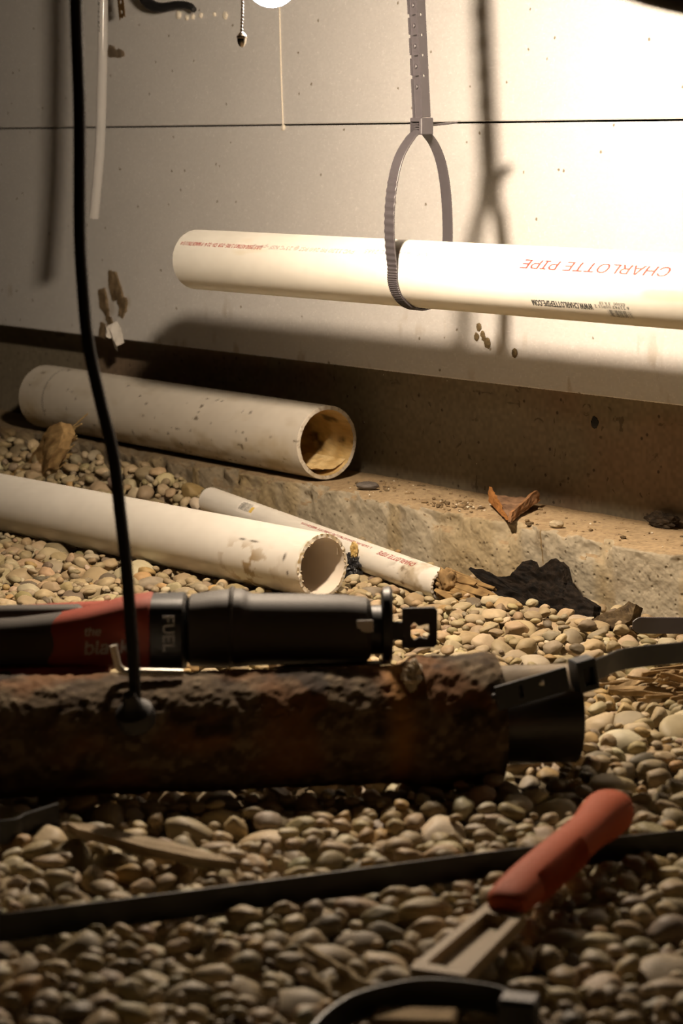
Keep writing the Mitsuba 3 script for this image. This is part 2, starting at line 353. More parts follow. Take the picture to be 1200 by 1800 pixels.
# ------------------------------------------------------------------ the lamp
lamp = thing("ceiling_lamp", "bare glowing bulb in a lampholder with a metal pull chain, at the top edge", "lamp")
g = [(0.0, -.030)] + [(0.030 * math.sin(a), -0.030 * math.cos(a)) for a in np.linspace(0.12, 2.1, 18)]
globe = trimesh.creation.revolve(np.array(g), sections=40); globe.vertices = globe.vertices + BULB
key = put(lamp, "bulb_globe", globe, "mat_porcelain", 40, label="glowing globe of the bulb")
scene[key]["emitter"] = {"type": "area", "radiance": lin(*BULB_RADIANCE)}
g = [(0.030 * math.sin(2.1), -0.030 * math.cos(2.1)), (.0235, .024), (.0185, .042), (.0150, .050), (.0140, .056), (0.0, .056)]
neck = trimesh.creation.revolve(np.array(g), sections=40); neck.vertices = neck.vertices + BULB
put(lamp, "bulb_neck", neck, "mat_porcelain", 40)
holder = trimesh.creation.revolve(np.array([(0, .054), (.020, .054), (.022, .060), (.024, .085), (.045, .095), (.056, .100), (.058, .112), (.056, .122), (0, .122)]), sections=40)
holder.vertices = holder.vertices + BULB
put(lamp, "lampholder", holder, "mat_porcelain", 40)
put(lamp, "mounting_board", cbox(.44, .10, 0.038, .003, (0.18, BULB[1], 0.9945)), "mat_timber", 20)
put(lamp, "mounting_block", cbox(.13, .09, 0.069, .003, BULB + [0, 0, .156]), "mat_timber", 20)
cx, cy = 0.281, 1.5115
beads = []
for z in np.arange(0.724, 0.885, 0.0036):
    s = trimesh.creation.icosphere(1, radius=0.0018); s.vertices = s.vertices + [cx + 0.0016 * math.sin(z * 60), cy, z]; beads.append(s)
beads.append(tube([(cx, cy, .722), (cx, cy, .884), (0.268, 1.545, .886)], 0.0006, 6))
put(lamp, "pull_chain", cat(beads), "mat_chain", 40, label="silver bead chain", kind="stuff")
knob = trimesh.creation.revolve(np.array([(0, .7085), (.0022, .7095), (.0046, .713), (.0052, .717), (.0050, .7185), (.0058, .7190), (.0056, .7210), (.0032, .7240), (.0014, .7255), (0, .7257)]), sections=24)
knob.vertices = knob.vertices + [cx, cy, 0]
put(lamp, "pull_knob", knob, "mat_chrome", 30, label="metal acorn knob at the end of the chain")

# ------------------------------------------------------------------ hanging pipe
HP0, HP1, HR = np.array([-0.502, 1.985, 0.435]), np.array([1.25, 1.985, 0.435]), 0.04445
hp = thing("pipe", "white plastic pipe slung in a grey tie, with red lettering upside down on it", "pipe")
m, tag, tl, ta = pipe_mesh(HP0, HP1, HR, 0.0055, 340, 112, (0.001, 0), 1)
v = m.vertices
c = mottled(v, (.68, .655, .585), (.72, .70, .635), 9, 1, 0.02)
c = mixc(c, (.55, .44, .24), np.clip((meshkit.fbm(v * [6, 30, 30] + 9, 3) - .62) * 5, 0, .35))
for (t0, a0, ln, wd) in ((.045, -1.25, .012, .05), (.13, -1.72, .028, .035), (.165, -1.78, .02, .03), (.175, -1.62, .008, .03), (.262, -1.66, .012, .04), (.72, -2.3, .006, .04), (.78, -2.35, .007, .05)):
    w_ = np.exp(-((tl - t0) / ln) ** 2 - ((((ta - 2 * np.pi) if False else np.where(ta > np.pi, ta - 2 * np.pi, ta)) - (-a0)) / wd) ** 2)
    c = mixc(c, (.25, .17, .07), w_ * 0.8)
put(hp, "barrel", m, "mat_pvc", color=c)
FC = (0, -1, 0); UX = (1, 0, 0)
put(hp, "lettering", wrap_text("CHARLOTTE PIPE", 0.0125, (0, 1.985, .435), UX, FC, HR, 0.515, math.radians(33), slant=0.35, squeeze=1.72), "mat_ink_red", False, label="red lettering CHARLOTTE PIPE")
put(hp, "fine_print", wrap_text("® 3 IN. PVC TYPE I SCH 40 NSF-dwv ASTM D 2665", 0.0062, (0, 1.985, .435), UX, FC, HR, 0.232, math.radians(40), slant=0.3, squeeze=1.35), "mat_ink_pale", False, label="faint grey printing")
put(hp, "fine_print", wrap_text("PVC 1120 PR 260 PSI @ 23°C NSF-pw-G", 0.0062, (0, 1.985, .435), UX, FC, HR, -0.075, math.radians(37), slant=0.3, squeeze=1.35), "mat_ink_pale", False, label="faint grey printing")
put(hp, "fine_print", wrap_text("D & F 2000 ASTM D 1785-21A  CH-11 4-P MADE IN U S A", 0.0062, (0, 1.985, .435), UX, FC, HR, -0.285, math.radians(35), slant=0.3, squeeze=0.84), "mat_ink_red", False, label="small red printing")
put(hp, "web_address", wrap_text("WWW.CHARLOTTEPIPE.COM", 0.0078, (0, 1.985, .435), UX, FC, HR, 0.387, math.radians(-30), squeeze=0.70, bold=True), "mat_ink_black", False, label="black lettering WWW.CHARLOTTEPIPE.COM")
put(hp, "fine_print", wrap_text("6 11942 03951 2", 0.0040, (0, 1.985, .435), UX, FC, HR, 0.449, math.radians(-28), squeeze=1.25), "mat_ink_black", False)
put(hp, "fine_print", wrap_text("03300   3 X 10", 0.0034, (0, 1.985, .435), UX, FC, HR, 0.444, math.radians(-22), squeeze=1.3), "mat_ink_black", False)
def bars(p0, u, facing, R, x0, x1, phi, h, seed):
    r = np.random.RandomState(seed); out = []; x = x0; u, facing = unit(u), unit(facing); up = unit(np.cross(facing, u)); up = up if up[2] > 0 else -up
    while x < x1:
        w = r.choice([.0005, .0010, .0016]); a = phi + np.linspace(-h, h, 4) / R / 2
        rr = R + 0.00025
        P = np.vstack([np.asarray(p0) + u * xx + rr * (np.cos(a)[:, None] * facing + np.sin(a)[:, None] * up) for xx in (x, x + w)])
        out.append(mesh(P, grid_faces(2, 4))); x += w + r.choice([.0005, .0009, .0014])
    return cat(out)
put(hp, "barcode", bars((0, 1.985, .435), UX, FC, HR, 0.410, 0.450, math.radians(-40), .011, 2), "mat_ink_black", False, label="black barcode")

# ------------------------------------------------------------------ the hanger tie that carries it
tie = thing("hanger_tie", "grey notched hanger strap with a ribbed tie loop around the slung white pipe", "cable tie")
TX, TY = 0.018, 1.985
front = [(1.981, .622), (1.968, .612), (1.950, .588), (1.939, .555), (1.934, .515), (1.935, .475), (TY - .0460, .445)]
arc = [(TY - .0462 * math.cos(a), .435 - .0462 * math.sin(a)) for a in np.linspace(0.1, np.pi - 0.1, 14)]
back = [(TY + .0466, .450), (2.0335, .490), (2.030, .54), (2.022, .578), (2.0105, .602), (1.998, .616), (1.990, .622)]
p = curve(np.array(front + arc + back), 420); path = np.stack([np.full(len(p), TX), p[:, 0], p[:, 1]], 1)
rib = np.where((np.arange(420) // 2) % 2 == 0, 0.0019, 0.0036); rib[:45] = 0.0026; rib[250:] = 0.0026
pp = path[::-1]
put(tie, "loop", ribbon(path, (1, 0, 0), 0.0195, rib), "mat_plastic_grey", 25, label="ribbed band looped under the pipe")
hx, hy, hz = TX + 0.003, 1.985, 0.628
outer = cbox(.024, .021, .022, .0012)
def man(m): return m3.Manifold(m3.Mesh(np.asarray(m.vertices, np.float32), np.asarray(m.faces, np.uint32)))
def unman(M): a = M.to_mesh(); return mesh(a.vert_properties[:, :3], a.tri_verts)
hd = man(outer) - m3.Manifold.cube([.0175, .03, .012], True).translate([-.0015, 0, .0]) - m3.Manifold.cube([.0175, .016, .02], True).translate([-.0015, -.008, -.008])
hd = unman(hd); hd.vertices = hd.vertices + [hx, hy, hz]
put(tie, "head", hd, "mat_plastic_grey", 25, label="square locking head")
put(tie, "pawl", cat([cbox(.011, .003, .0016, .0004, (hx - .001, hy - .0085 + 0.002 * i, hz + .003 - .003 * i)) for i in range(3)]), "mat_plastic_grey", 25)
put(tie, "tail", ribbon(curve([(TX, 1.99, .629), (TX, 2.008, .630), (TX + .002, 2.040, .633)], 20), (1, 0, 0), 0.0195, 0.0022), "mat_plastic_grey", 25, label="short loose tail of the band")
# channel strip above the head: web, two notched flanges, studs
CH = [(TX + .003 - 0.085 * (z - .639)) for z in (.639, .90)]
def chan(z): return np.array([TX + .003 - 0.085 * (z - .639), 1.985, z])
zs0, zs1 = .639, 1.0135; ax = unit(chan(zs1) - chan(zs0)); fr = np.stack([np.cross((0, 1, 0), ax), (0, 1, 0), ax], 1); Lc = np.linalg.norm(chan(zs1) - chan(zs0))
def notch(sx):
    M = m3.Manifold.cube([.0026, .014, Lc], True).translate([sx * .0088, 0, Lc / 2])
    return M
web = m3.Manifold.cube([.0195, .0022, Lc], True).translate([0, -.0034, Lc / 2])
fl = notch(-1), notch(1)
zc = [.0535 + .0263 * i for i in range(12)]
cut = m3.Manifold.compose([m3.Manifold.cube([.012, .008, .0046], True).translate([-.010, -.0065, z]) for z in zc])
holes_ = m3.Manifold.compose([m3.Manifold.cube([.01, .0042, .0034], True).translate([.009, -.0005, z]) + m3.Manifold.cube([.01, .0022, .0036], True).translate([.009, -.0066, z]) for z in zc])
slots = m3.Manifold.compose([m3.Manifold.cube([.0085, .01, .0022], True).translate([-.0005, -.0034, z]) for z in zc])
for nme, M in (("web", web - slots), ("flange", fl[0] - cut), ("flange", fl[1] - holes_)):
    a = unman(M); a.vertices = a.vertices @ fr.T + chan(zs0)
    put(tie, nme, a, "mat_plastic_grey", 25)
for z in zc:
    s = trimesh.creation.revolve(np.array([(0, 0), (.0030, 0), (.0030, .0026), (.0022, .0033), (.0014, .0033), (.0012, .0022), (0, .0022)]), sections=18)
    s.vertices = s.vertices @ np.array([[1, 0, 0], [0, 0, -1], [0, 1, 0]], float).T + [-.0005, -.0042, z - .0135]
    s.vertices = s.vertices @ fr.T + chan(zs0)
    put(tie, "stud", s, "mat_plastic_grey", 25)

# ------------------------------------------------------------------ pipe on the ledge
LP0, LP1, LR = np.array([-1.275, 2.178, .1525]), np.array([-0.421, 2.168, .1525]), 0.05715
lp = thing("pipe", "wide dirty white pipe on the concrete ledge, open end lined with tan grime", "pipe")
m, tag, tl, ta = pipe_mesh(LP0, LP1, LR, 0.0062, 300, 120, (0.001, 0.0016), 4)
v = m.vertices; sa = np.where(ta > np.pi, ta - 2 * np.pi, ta)
c = mottled(v, (.60, .545, .465), (.65, .60, .52), 10, 2, 0.03)
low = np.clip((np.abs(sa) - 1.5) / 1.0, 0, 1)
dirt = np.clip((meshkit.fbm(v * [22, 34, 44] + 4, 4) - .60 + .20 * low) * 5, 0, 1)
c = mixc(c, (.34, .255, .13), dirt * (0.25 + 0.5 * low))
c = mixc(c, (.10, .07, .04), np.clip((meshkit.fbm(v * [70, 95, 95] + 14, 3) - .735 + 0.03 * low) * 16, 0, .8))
for t0, s_ in ((.78, .08), (.80, .05), (.02, .04), (.05, .03)):
    c = mixc(c, (.45, .33, .15), np.exp(-((tl - t0) / s_) ** 2) * np.clip((np.abs(sa) - 1.2) * 1.2, 0, 1) * .6 * (meshkit.fbm(v * 60, 3)))
ring = (np.abs(tl - .085) < .0025) & (np.abs(sa) < 2.0); c[ring & (tag == 0)] *= .68
tan = mottled(v, (.40, .25, .08), (.62, .46, .22), 55, 6, 0.2)
tan = mixc(tan, (.07, .045, .02), np.clip((meshkit.fbm(v * 60 + 70, 3) - .62) * 9, 0, .9))
c = np.where((tag == 2)[:, None], tan, c)
c = np.where((tag == 1)[:, None], mixc(c, (.22, .16, .09), np.clip((meshkit.noise(v * 420) - .66) * 6, 0, .7)), c)
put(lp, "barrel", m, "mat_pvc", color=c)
# packed tan sediment inside the pipe
n = 40; tt = np.linspace(0.30, np.linalg.norm(LP1 - LP0) - 0.006, 90); aa = np.linspace(-0.95, 0.95, n); u = unit(LP1 - LP0); sd = np.array([0, 1, 0.0])
P = []
for t in tt:
    for a in aa:
        h = 0.0005 + (0.008 * math.cos(a * 1.6)) * (0.35 + 1.1 * float(meshkit.fbm(np.array([t * 55, a * 5, 3.0]), 3)))
        rr = LR - .0062 - max(h, 0.0004)
        P.append(LP0 + u * t + rr * (math.sin(a) * sd - math.cos(a) * np.array([0, 0, 1])))
P = np.array(P)
put(lp, "sediment", mesh(P, grid_faces(len(tt), n)), "mat_matte", color=mottled(P, (.45, .29, .10), (.70, .54, .28), 70, 8, .2), label="tan crust lying inside the pipe")

# ------------------------------------------------------------------ pipe on the gravel
FP1 = np.array([-0.040, 1.868, .0465]); fdir = unit(np.array([-.827, 1.815, .0465]) - FP1); FP0 = FP1 + fdir * 1.25
fp = thing("pipe", "white pipe lying on the gravel with a ragged sawn open end", "pipe")
m, tag, tl, ta = pipe_mesh(FP0, FP1, HR, 0.0055, 420, 112, (0, 0.0022), 9)
v = m.vertices; sa = np.where(ta > np.pi, ta - 2 * np.pi, ta)
c = mottled(v, (.68, .645, .58), (.72, .69, .63), 9, 3, 0.02)
de = tl.max() - tl
near = np.exp(-((de - .11) / .05) ** 2)
c = mixc(c, (.30, .19, .06), np.clip((meshkit.fbm(v * 55 + 3, 3) - .585) * 14, 0, .85) * near * np.clip((np.abs(sa) - .9) * 2, 0, 1) * (np.sin(ta) > -2))
for d0, a0, l_, w_ in ((.030, 1.25, .0022, .10), (.022, 1.72, .0016, .06), (.10, .95, .007, .03), (.125, .95, .005, .03)):
    for sg in (1, -1):
        c = mixc(c, (.06, .045, .03), np.clip(1.4 * np.exp(-((de - d0 - .006 * (sa * sg - a0)) / l_) ** 2 - ((sa * sg - a0) / w_) ** 2), 0, .9))
c = mixc(c, (.32, .22, .08), np.clip((meshkit.noise(v * 190) - .45) * 3, 0, 1) * np.exp(-(de / .0035) ** 2) * .75)
c = np.where((tag == 2)[:, None], mottled(v, (.62, .55, .46), (.70, .63, .54), 10, 3, .02), c)
rimd = np.clip((meshkit.noise(v * 240 + 9) - .52) * 5, 0, .8)
c = np.where((tag == 1)[:, None], mixc(c, (.34, .24, .10), rimd), c)
put(fp, "barrel", m, "mat_pvc", color=c)
# burrs and curls of plastic left by the saw on the rim
fu = -fdir; fsd = unit(np.cross((0, 0, 1), fu)); burr = []
r_ = np.random.RandomState(5)
for i in range(40):
    a = r_.uniform(0, 2 * np.pi); rad = HR - r_.choice([0.0, .0055]) ; q0 = FP1 + rad * (math.sin(a) * fsd + math.cos(a) * np.array([0, 0, 1.0])) - fu * .0005
    s = r_.uniform(.0007, .0022); b = blob((s * 1.6, s, s * .8), q0 + fu * .001, i, 1, .5, yaw=r_.uniform(0, 6), tilt=r_.uniform(-1, 1)); burr.append(b)
bm = cat(burr)
put(fp, "burr", bm, "mat_matte", color=mottled(bm.vertices, (.42, .30, .14), (.80, .74, .64), 150, 2, .2), label="ragged burrs along the sawn rim", kind="stuff")
a = np.linspace(0.9, 1.25, 10)[:, None]; q0 = FP1 - fu * .004 + (HR - .008) * (np.sin(a) * (-fsd if (-fsd) @ RIGHT > 0 else fsd) + np.cos(a) * np.array([0, 0, 1.0])); q0 = q0 - fu * np.linspace(0, .006, 10)[:, None]
put(fp, "shaving", tube(q0, np.linspace(.0004, .0011, 10), 8), "mat_paper", True, label="white plastic shaving inside the rim")

# ------------------------------------------------------------------ small pipe behind it
SR = 0.0211
SP0, SP1 = np.array([-0.590, 2.066, .052]), np.array([0.040, 2.012, .016])
sp = thing("pipe", "narrow white pipe with a barcode sticker, lying half hidden behind the sawn pipe", "pipe")
m, tag, tl, ta = pipe_mesh(SP0, SP1, SR, 0.0036, 240, 72, (0, 0.003), 12)
v = m.vertices; de = tl.max() - tl
c = mottled(v, (.68, .645, .58), (.72, .69, .63), 12, 5, 0.02)
mudm = np.clip((meshkit.fbm(v * 38 + 8, 4) - .50) * 5, 0, 1) * np.clip(1.35 - de / .085, 0, 1) * np.clip((de + .01) / .03, .4, 1)
c = mixc(c, (.36, .27, .14), mudm * .85)
c = mixc(c, (.14, .09, .045), np.clip((meshkit.fbm(v * 90 + 28, 3) - .56) * 9, 0, 1) * np.exp(-((de - .075) / .022) ** 2) * .8)
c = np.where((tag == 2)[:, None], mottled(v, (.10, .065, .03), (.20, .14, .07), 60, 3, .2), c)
put(sp, "barrel", m, "mat_pvc", color=c)
su = unit(SP1 - SP0); sface = unit(np.cross(su, (0, 0, 1))); sface = sface if sface[1] < 0 else -sface
put(sp, "lettering", wrap_text("CHARLOTTE PIPE", 0.0075, SP0, su, sface, SR, .58, math.radians(58), slant=.3, squeeze=1.0), "mat_ink_red", False, label="red lettering")
put(sp, "fine_print", wrap_text("1-1/4 IN. PVC SCH 40 ASTM D 1785  CHARLOTTE  MADE IN U S A", 0.0042, SP0, su, sface, SR, .47, math.radians(66), squeeze=1.0), "mat_ink_red", False, label="small red printing")
def sticker(x0, x1, phi, h, lift):
    a = phi + np.linspace(-h, h, 8) / SR / 2; up = unit(np.cross(sface, su)); up = up if up[2] > 0 else -up
    P = np.vstack([SP0 + su * x + (SR + lift) * (np.cos(a)[:, None] * sface + np.sin(a)[:, None] * up) for x in np.linspace(x0, x1, 4)])
    return mesh(P, grid_faces(4, 8))
put(sp, "sticker", sticker(.112, .158, math.radians(48), .022, .0002), "mat_paper", False, label="white barcode sticker")
put(sp, "barcode", bars(SP0, su, sface, SR + .0001, .117, .146, math.radians(50), .015, 4), "mat_ink_black", False)
pr("mat_yellow", (.70, .50, .12), .6)
put(sp, "price_mark", sticker(.148, .156, math.radians(44), .010, .0005), "mat_yellow", False)

# torn wood in the mouth of the small pipe
tw = thing("torn_wood", "splintered brown wood scrap at the muddy end of the narrow pipe", "wood scrap")
def splinters(segs, seed, wdt, thk):
    out = []; r = np.random.RandomState(seed)
    for a, b in segs:
        a, b = np.asarray(a, float), np.asarray(b, float); n = 12; t = np.linspace(0, 1, n)
        pth = a + (b - a) * t[:, None]; pth = pth + (meshkit.fbm(pth * 60 + seed, 2)[:, None] - .5) * .004
        w = wdt * r.uniform(.6, 1.2) * (0.5 + np.sin(np.pi * (0.12 + 0.8 * t)) * .7)
        out.append(ribbon(pth, unit(r.normal(0, .25, 3) + [0.55, .75, .25]), w, thk))
    return cat(out)
w1 = splinters([((.030, 2.005, .020), (.105, 2.020, .004)), ((.035, 2.02, .030), (.112, 2.045, .006)), ((.028, 2.025, .034), (.098, 2.055, .012)), ((.04, 1.998, .012), (.092, 1.995, .002)), ((.03, 2.0, .03), (.06, 2.01, .014)), ((.035, 2.01, .024), (.11, 2.03, .010)), ((.032, 2.03, .032), (.100, 2.050, .016)), ((.03, 2.015, .033), (.085, 2.03, .022)), ((.045, 2.005, .012), (.10, 2.008, .004))], 3, .009, .003)
put(tw, "splinter", w1, "mat_matte", smooth=False, color=mottled(w1.vertices * [1, 1, 3], (.13, .075, .028), (.32, .21, .09), 110, 1, .4), kind="stuff")
w2 = blob((.032, .026, .040), (.045, 2.012, .018), 5, 3, .55, fr=3)
put(tw, "bark", w2, "mat_matte", color=mottled(w2.vertices, (.10, .06, .025), (.34, .22, .10), 110, 2, .3))

# ------------------------------------------------------------------ bark, scraps and rubble
def slab(outline, thick, o, ex, ey, seed, disp=.004, res=.005):
    m = plate(outline, thick, (), (0, 0, 0)).subdivide_to_size(res); v = m.vertices
    d = (meshkit.fbm(np.stack([v[:, 0] * 28, v[:, 1] * 80, v[:, 2] * 60], 1) + seed * 5 + 30, 4) - .5) * 2
    bend = 0.012 * np.sin(v[:, 0] * 28 + seed)
    v = v + np.stack([0.35 * disp * d, 0.5 * disp * d, disp * d + bend], 1)
    ex, ey = unit(ex), unit(ey); ez = np.cross(ex, ey)
    m.vertices = np.asarray(o) + v[:, :1] * ex + v[:, 1:2] * ey + v[:, 2:] * ez
    return m
bk = thing("bark_slab", "large black piece of bark with two peaks, leaning against the footing", "bark")
o = [(.0, .030), (.022, .033), (.040, .028), (.062, .034), (.074, .056), (.086, .060), (.100, .046), (.118, .058), (.140, .066), (.160, .058), (.178, .038), (.205, .024), (.236, .016), (.240, -.02), (.20, -.025), (.13, -.02), (.085, -.012), (.04, .010), (.015, .022)]
b = slab(o, .014, (.040, 2.062, .000), (1, .05, 0), (0, .35, 1), 2, .011, .003)
put(bk, None, b, "mat_matte", smooth=False, color=mottled(b.vertices, (.003, .002, .0015), (.017, .011, .007), 130, 1, .7))
bk2 = thing("bark_slab", "small dark rotten bark lump in the gravel beside the two-peaked bark", "bark")
o = [(.0, .0), (.02, .012), (.045, .018), (.062, .030), (.078, .027), (.080, .008), (.05, -.008), (.02, -.010)]
b = slab(o, .016, (.290, 2.042, .006), (1, .1, 0), (0, .5, 1), 5, .007, .004)
put(bk2, None, b, "mat_matte", smooth=False, color=mottled(b.vertices, (.03, .019, .010), (.12, .085, .045), 110, 3, .5))
wc = thing("wood_chunk", "split tan wood chunk with pale splinters leaning on the ledge behind the sawn pipe", "wood chunk")
o = [(0, 0), (.03, -.020), (.08, -.030), (.14, -.028), (.185, -.010), (.203, .012), (.196, .032), (.165, .037), (.12, .040), (.06, .034), (.02, .020)]
WX, WY = unit((.88, .05, .47)), unit((-.46, .22, .86)); WO = np.array([-1.165, 2.050, .014])
b = slab(o, .022, WO, WX, WY, 3, .005, .004); loc_ = (b.vertices - WO) @ np.stack([WX, WY, np.cross(WX, WY)], 1)
put(wc, "body", b, "mat_matte", smooth=False, color=mottled(loc_ * [.35, 2.2, 2.2], (.17, .095, .035), (.46, .31, .14), 50, 4, .3))
at_ = lambda x, y, z=.012: WO + WX * x + WY * y + np.cross(WX, WY) * z * -1
w1 = splinters([(at_(.03 + .02 * k_, -.026 + .006 * k_ + .004 * (k_ % 3)), at_(.150 + .008 * (k_ % 7), -.020 + .0055 * k_ + .004 * (k_ % 2), .011 + .002 * (k_ % 3))) for k_ in range(11)] + [(at_(.12, .036), at_(.112, .056)), (at_(.135, .038), at_(.150, .058))], 8, .0034, .0020)
put(wc, "splinter", w1, "mat_matte", smooth=False, color=mottled(w1.vertices, (.36, .22, .085), (.62, .46, .22), 110, 5, .3), kind="stuff")
b = blob((.060, .034, .040), WO + [.035, -.008, .012], 4, 3, .5, fr=4)
put(wc, "crumbling_end", b, "mat_matte", smooth=False, color=mottled(b.vertices, (.24, .14, .05), (.62, .44, .20), 150, 7, .4))
sh = thing("rusty_shard", "rusty brown folded shard lying on the concrete ledge", "shard")
TL, TF, TR, TB = np.array([-.094, 2.216, .106]), np.array([.052, 2.122, .0955]), np.array([-.030, 2.245, .107]), np.array([-.075, 2.250, .100])
def sheet(quad, n=14, thick=.0045, seed=0, amp=.006):
    a_, b_, c_, d_ = (np.asarray(q__, float) for q__ in quad); u_, v_ = np.meshgrid(np.linspace(0, 1, n), np.linspace(0, 1, n), indexing="ij"); u_, v_ = u_[..., None], v_[..., None]
    P = (a_ * (1 - u_) + b_ * u_) * (1 - v_) + (d_ * (1 - u_) + c_ * u_) * v_; nr = unit(np.cross(b_ - a_, d_ - a_))
    P = P.reshape(-1, 3); P = P + nr * (amp * (meshkit.fbm(P * 70 + seed, 3) - .5))[:, None] + (meshkit.fbm(P * 160 + seed + 9, 2) - .5)[:, None] * .003
    f_ = grid_faces(n, n); m_ = len(P); i_ = np.concatenate([np.arange(n) * n, (n - 1) * n + np.arange(n), np.arange(n)[::-1] * n + n - 1, np.arange(n)[::-1]])
    side_ = np.vstack([[(i_[k], i_[k + 1], i_[k] + m_), (i_[k + 1], i_[k + 1] + m_, i_[k] + m_)] for k in range(len(i_) - 1) if i_[k] != i_[k + 1]])
    return mesh(np.vstack([P, P - nr * thick]), np.vstack([f_, f_[:, ::-1] + m_, side_]))
for k_, (qd, ca, cb) in enumerate((((TL, TF, TR, TB), (.13, .075, .045), (.26, .155, .09)),
                              ((TL + [0, 0, .010], TL * .5 + TF * .5 + [0, 0, .004], TF + [-.004, 0, -.0005], TL + [.012, -.012, -.008]), (.18, .075, .02), (.34, .15, .045)),
                              ((TF + [0, .002, -.001], TR + [.006, .004, -.004], TR + [0, 0, .010], TF + [-.004, .006, .010]), (.16, .085, .045), (.34, .17, .07)))):
    b = sheet(qd, seed=k_ * 3)
    put(sh, "side", b, "mat_matte", smooth=False, color=mottled(b.vertices, ca, cb, 80, 2 + k_, .25))
st = thing("stone", "flat dark grey stone lying on the concrete ledge beside the wide pipe's open end", "stone")
b = blob((.034, .022, .013), (-.311, 2.160, LEDGE_Z + .007), 3, 3, .15, yaw=.8)
put(st, None, b, "mat_stone", color=mottled(b.vertices, (.10, .085, .075), (.16, .14, .12), 60, 2))
st = thing("stone", "small tan stone lying on the concrete ledge near the rusty shard", "stone")
b = blob((.021, .014, .011), (.124, 2.140, LEDGE_Z + .006), 6, 3, .2, yaw=.5)
put(st, None, b, "mat_stone", color=mottled(b.vertices, (.32, .25, .16), (.48, .40, .27), 80, 2))
dc = thing("dirt_clod", "dark clod of dirt at the foot of the concrete wall near the right edge", "dirt clod")
b = blob((.050, .022, .022), (.205, 2.258, LEDGE_Z + .010), 17, 3, .5, yaw=.1)
put(dc, None, b, "mat_matte", smooth=False, color=mottled(b.vertices, (.02, .014, .009), (.06, .042, .026), 120, 2, .4))
cr = thing("dirt_crumbs", "scattered crumbs of dirt and pale grit on the concrete ledge", "dirt")
labels[cr]["kind"] = "stuff"
r_ = np.random.RandomState(11); ms, cs = [], []
for i in range(420):
    if i < 90: x, y = r_.normal(-.11, .035), r_.normal(2.165, .018)
    elif i < 140: x, y = r_.normal(-.33, .035), r_.normal(2.20, .02)
    else: x, y = r_.uniform(-1.5, .6), r_.uniform(2.128, 2.265)
    if x < -.40 and abs(y - 2.17) < .064: continue
    s = min(.0016 + r_.exponential(.0016), .008); b = blob((s * r_.uniform(.8, 1.8), s, s * .7), (x, np.clip(y, 2.128, 2.265), LEDGE_Z + s * .22), i, 1, .5, yaw=r_.uniform(0, 6))
    ms.append(b); pale = r_.rand() < .22 and s < .004
    cs.append(np.tile((.72, .66, .54) if pale else np.array((.22, .155, .085)) * r_.uniform(.5, 1.6), (len(b.vertices), 1)))
put(cr, None, cat(ms), "mat_matte", smooth=False, color=np.vstack(cs))
sc = thing("plastic_scrap", "crumpled black film scrap with a yellow top beside the sawn pipe's mouth", "scrap")
b = blob((.026, .018, .030), (-.146, 2.000, .018), 15, 3, .9, fr=3.2, yaw=.6)
put(sc, "film", b, "mat_plastic_black", False)
b = blob((.013, .009, .022), (-.143, 2.002, .041), 9, 2, .8, fr=3)
put(sc, "yellow_top", b, "mat_matte", smooth=False, color=mottled(b.vertices, (.40, .26, .07), (.70, .55, .28), 150, 1, .3))
wr = thing("wood_shreds", "matted brown wood shreds in the gravel below the blue-black strap", "wood shreds")
labels[wr]["kind"] = "stuff"
segs = []; r_ = np.random.RandomState(21)
for i in range(46):
    c0 = np.array([.655, 1.850, .012]) + np.array([r_.normal(0, .035), r_.normal(0, .05), r_.uniform(-.006, .012)]); d = unit([.45 + r_.normal(0, .3), .85 + r_.normal(0, .3), r_.normal(0, .15)]) * r_.uniform(.02, .05)
    segs.append((c0 - d, c0 + d))
b = splinters(segs, 5, .007, .002)
put(wr, None, b, "mat_matte", smooth=False, color=mottled(b.vertices, (.20, .13, .06), (.42, .30, .16), 100, 5, .4))

# ------------------------------------------------------------------ clear tube and odds and ends near the upper boards
tb = thing("clear_tube", "translucent plastic tube hanging down before the foam wall beside the black cord", "tube")
path = curve([(-.800, 2.02, 1.013), (-.803, 2.02, .93), (-.809, 2.02, .831), (-.815, 2.02, .72), (-.826, 2.02, .60), (-.847, 2.02, .488)], 50)
put(tb, "barrel", tube(path, .0080, 24, caps=False), "mat_tube", True)
q = meshkit.text_mesh("1/2 IN. PEX TUBING 100 PSI @ 180 F   ASTM F 876 F 877", .0055, .0002); v = q.vertices.copy()
i = np.clip((v[:, 0] / .009).astype(int) + 4, 0, 49); idx = np.interp(v[:, 0], np.linspace(0, .43, 50), np.arange(50)); P = np.stack([np.interp(idx, np.arange(50), path[:, k]) for k in range(3)], 1)
pa = 0.10 + (v[:, 1] - .003) / .0082
q.vertices = P + .0083 * (np.cos(pa)[:, None] * np.array([0, -1, 0]) + np.sin(pa)[:, None] * np.array([1, 0, 0.0]))
put(tb, "fine_print", q, "mat_ink_black", False, label="small dark printing along the tube")
ps = thing("perforated_strap", "end of a brown perforated metal strap hanging near the clear tube at the top edge", "metal strap")
hol = [[(math.cos(a) * .0032, y + math.sin(a) * .0032) for a in np.linspace(0, 2 * np.pi, 14)[:-1]] for y in np.arange(.012, .11, .0165)]
put(ps, None, plate([(-.009, 0), (-.004, .004), (.001, .001), (.005, .005), (.009, .0015), (.009, .12), (-.009, .12)], .0012, hol, (-.956, 2.15, .812), unit((1, 0, .18)), unit((-.16, 0, 1))), "mat_copper", 20)
hk = thing("bent_strap", "dark grey bent strap end against the foam wall at the top edge", "strap")
pth = curve([(-.935, 2.165, .89), (-.915, 2.165, .852), (-.895, 2.165, .834), (-.860, 2.165, .827), (-.815, 2.165, .829), (-.780, 2.165, .826), (-.766, 2.165, .819)], 60)
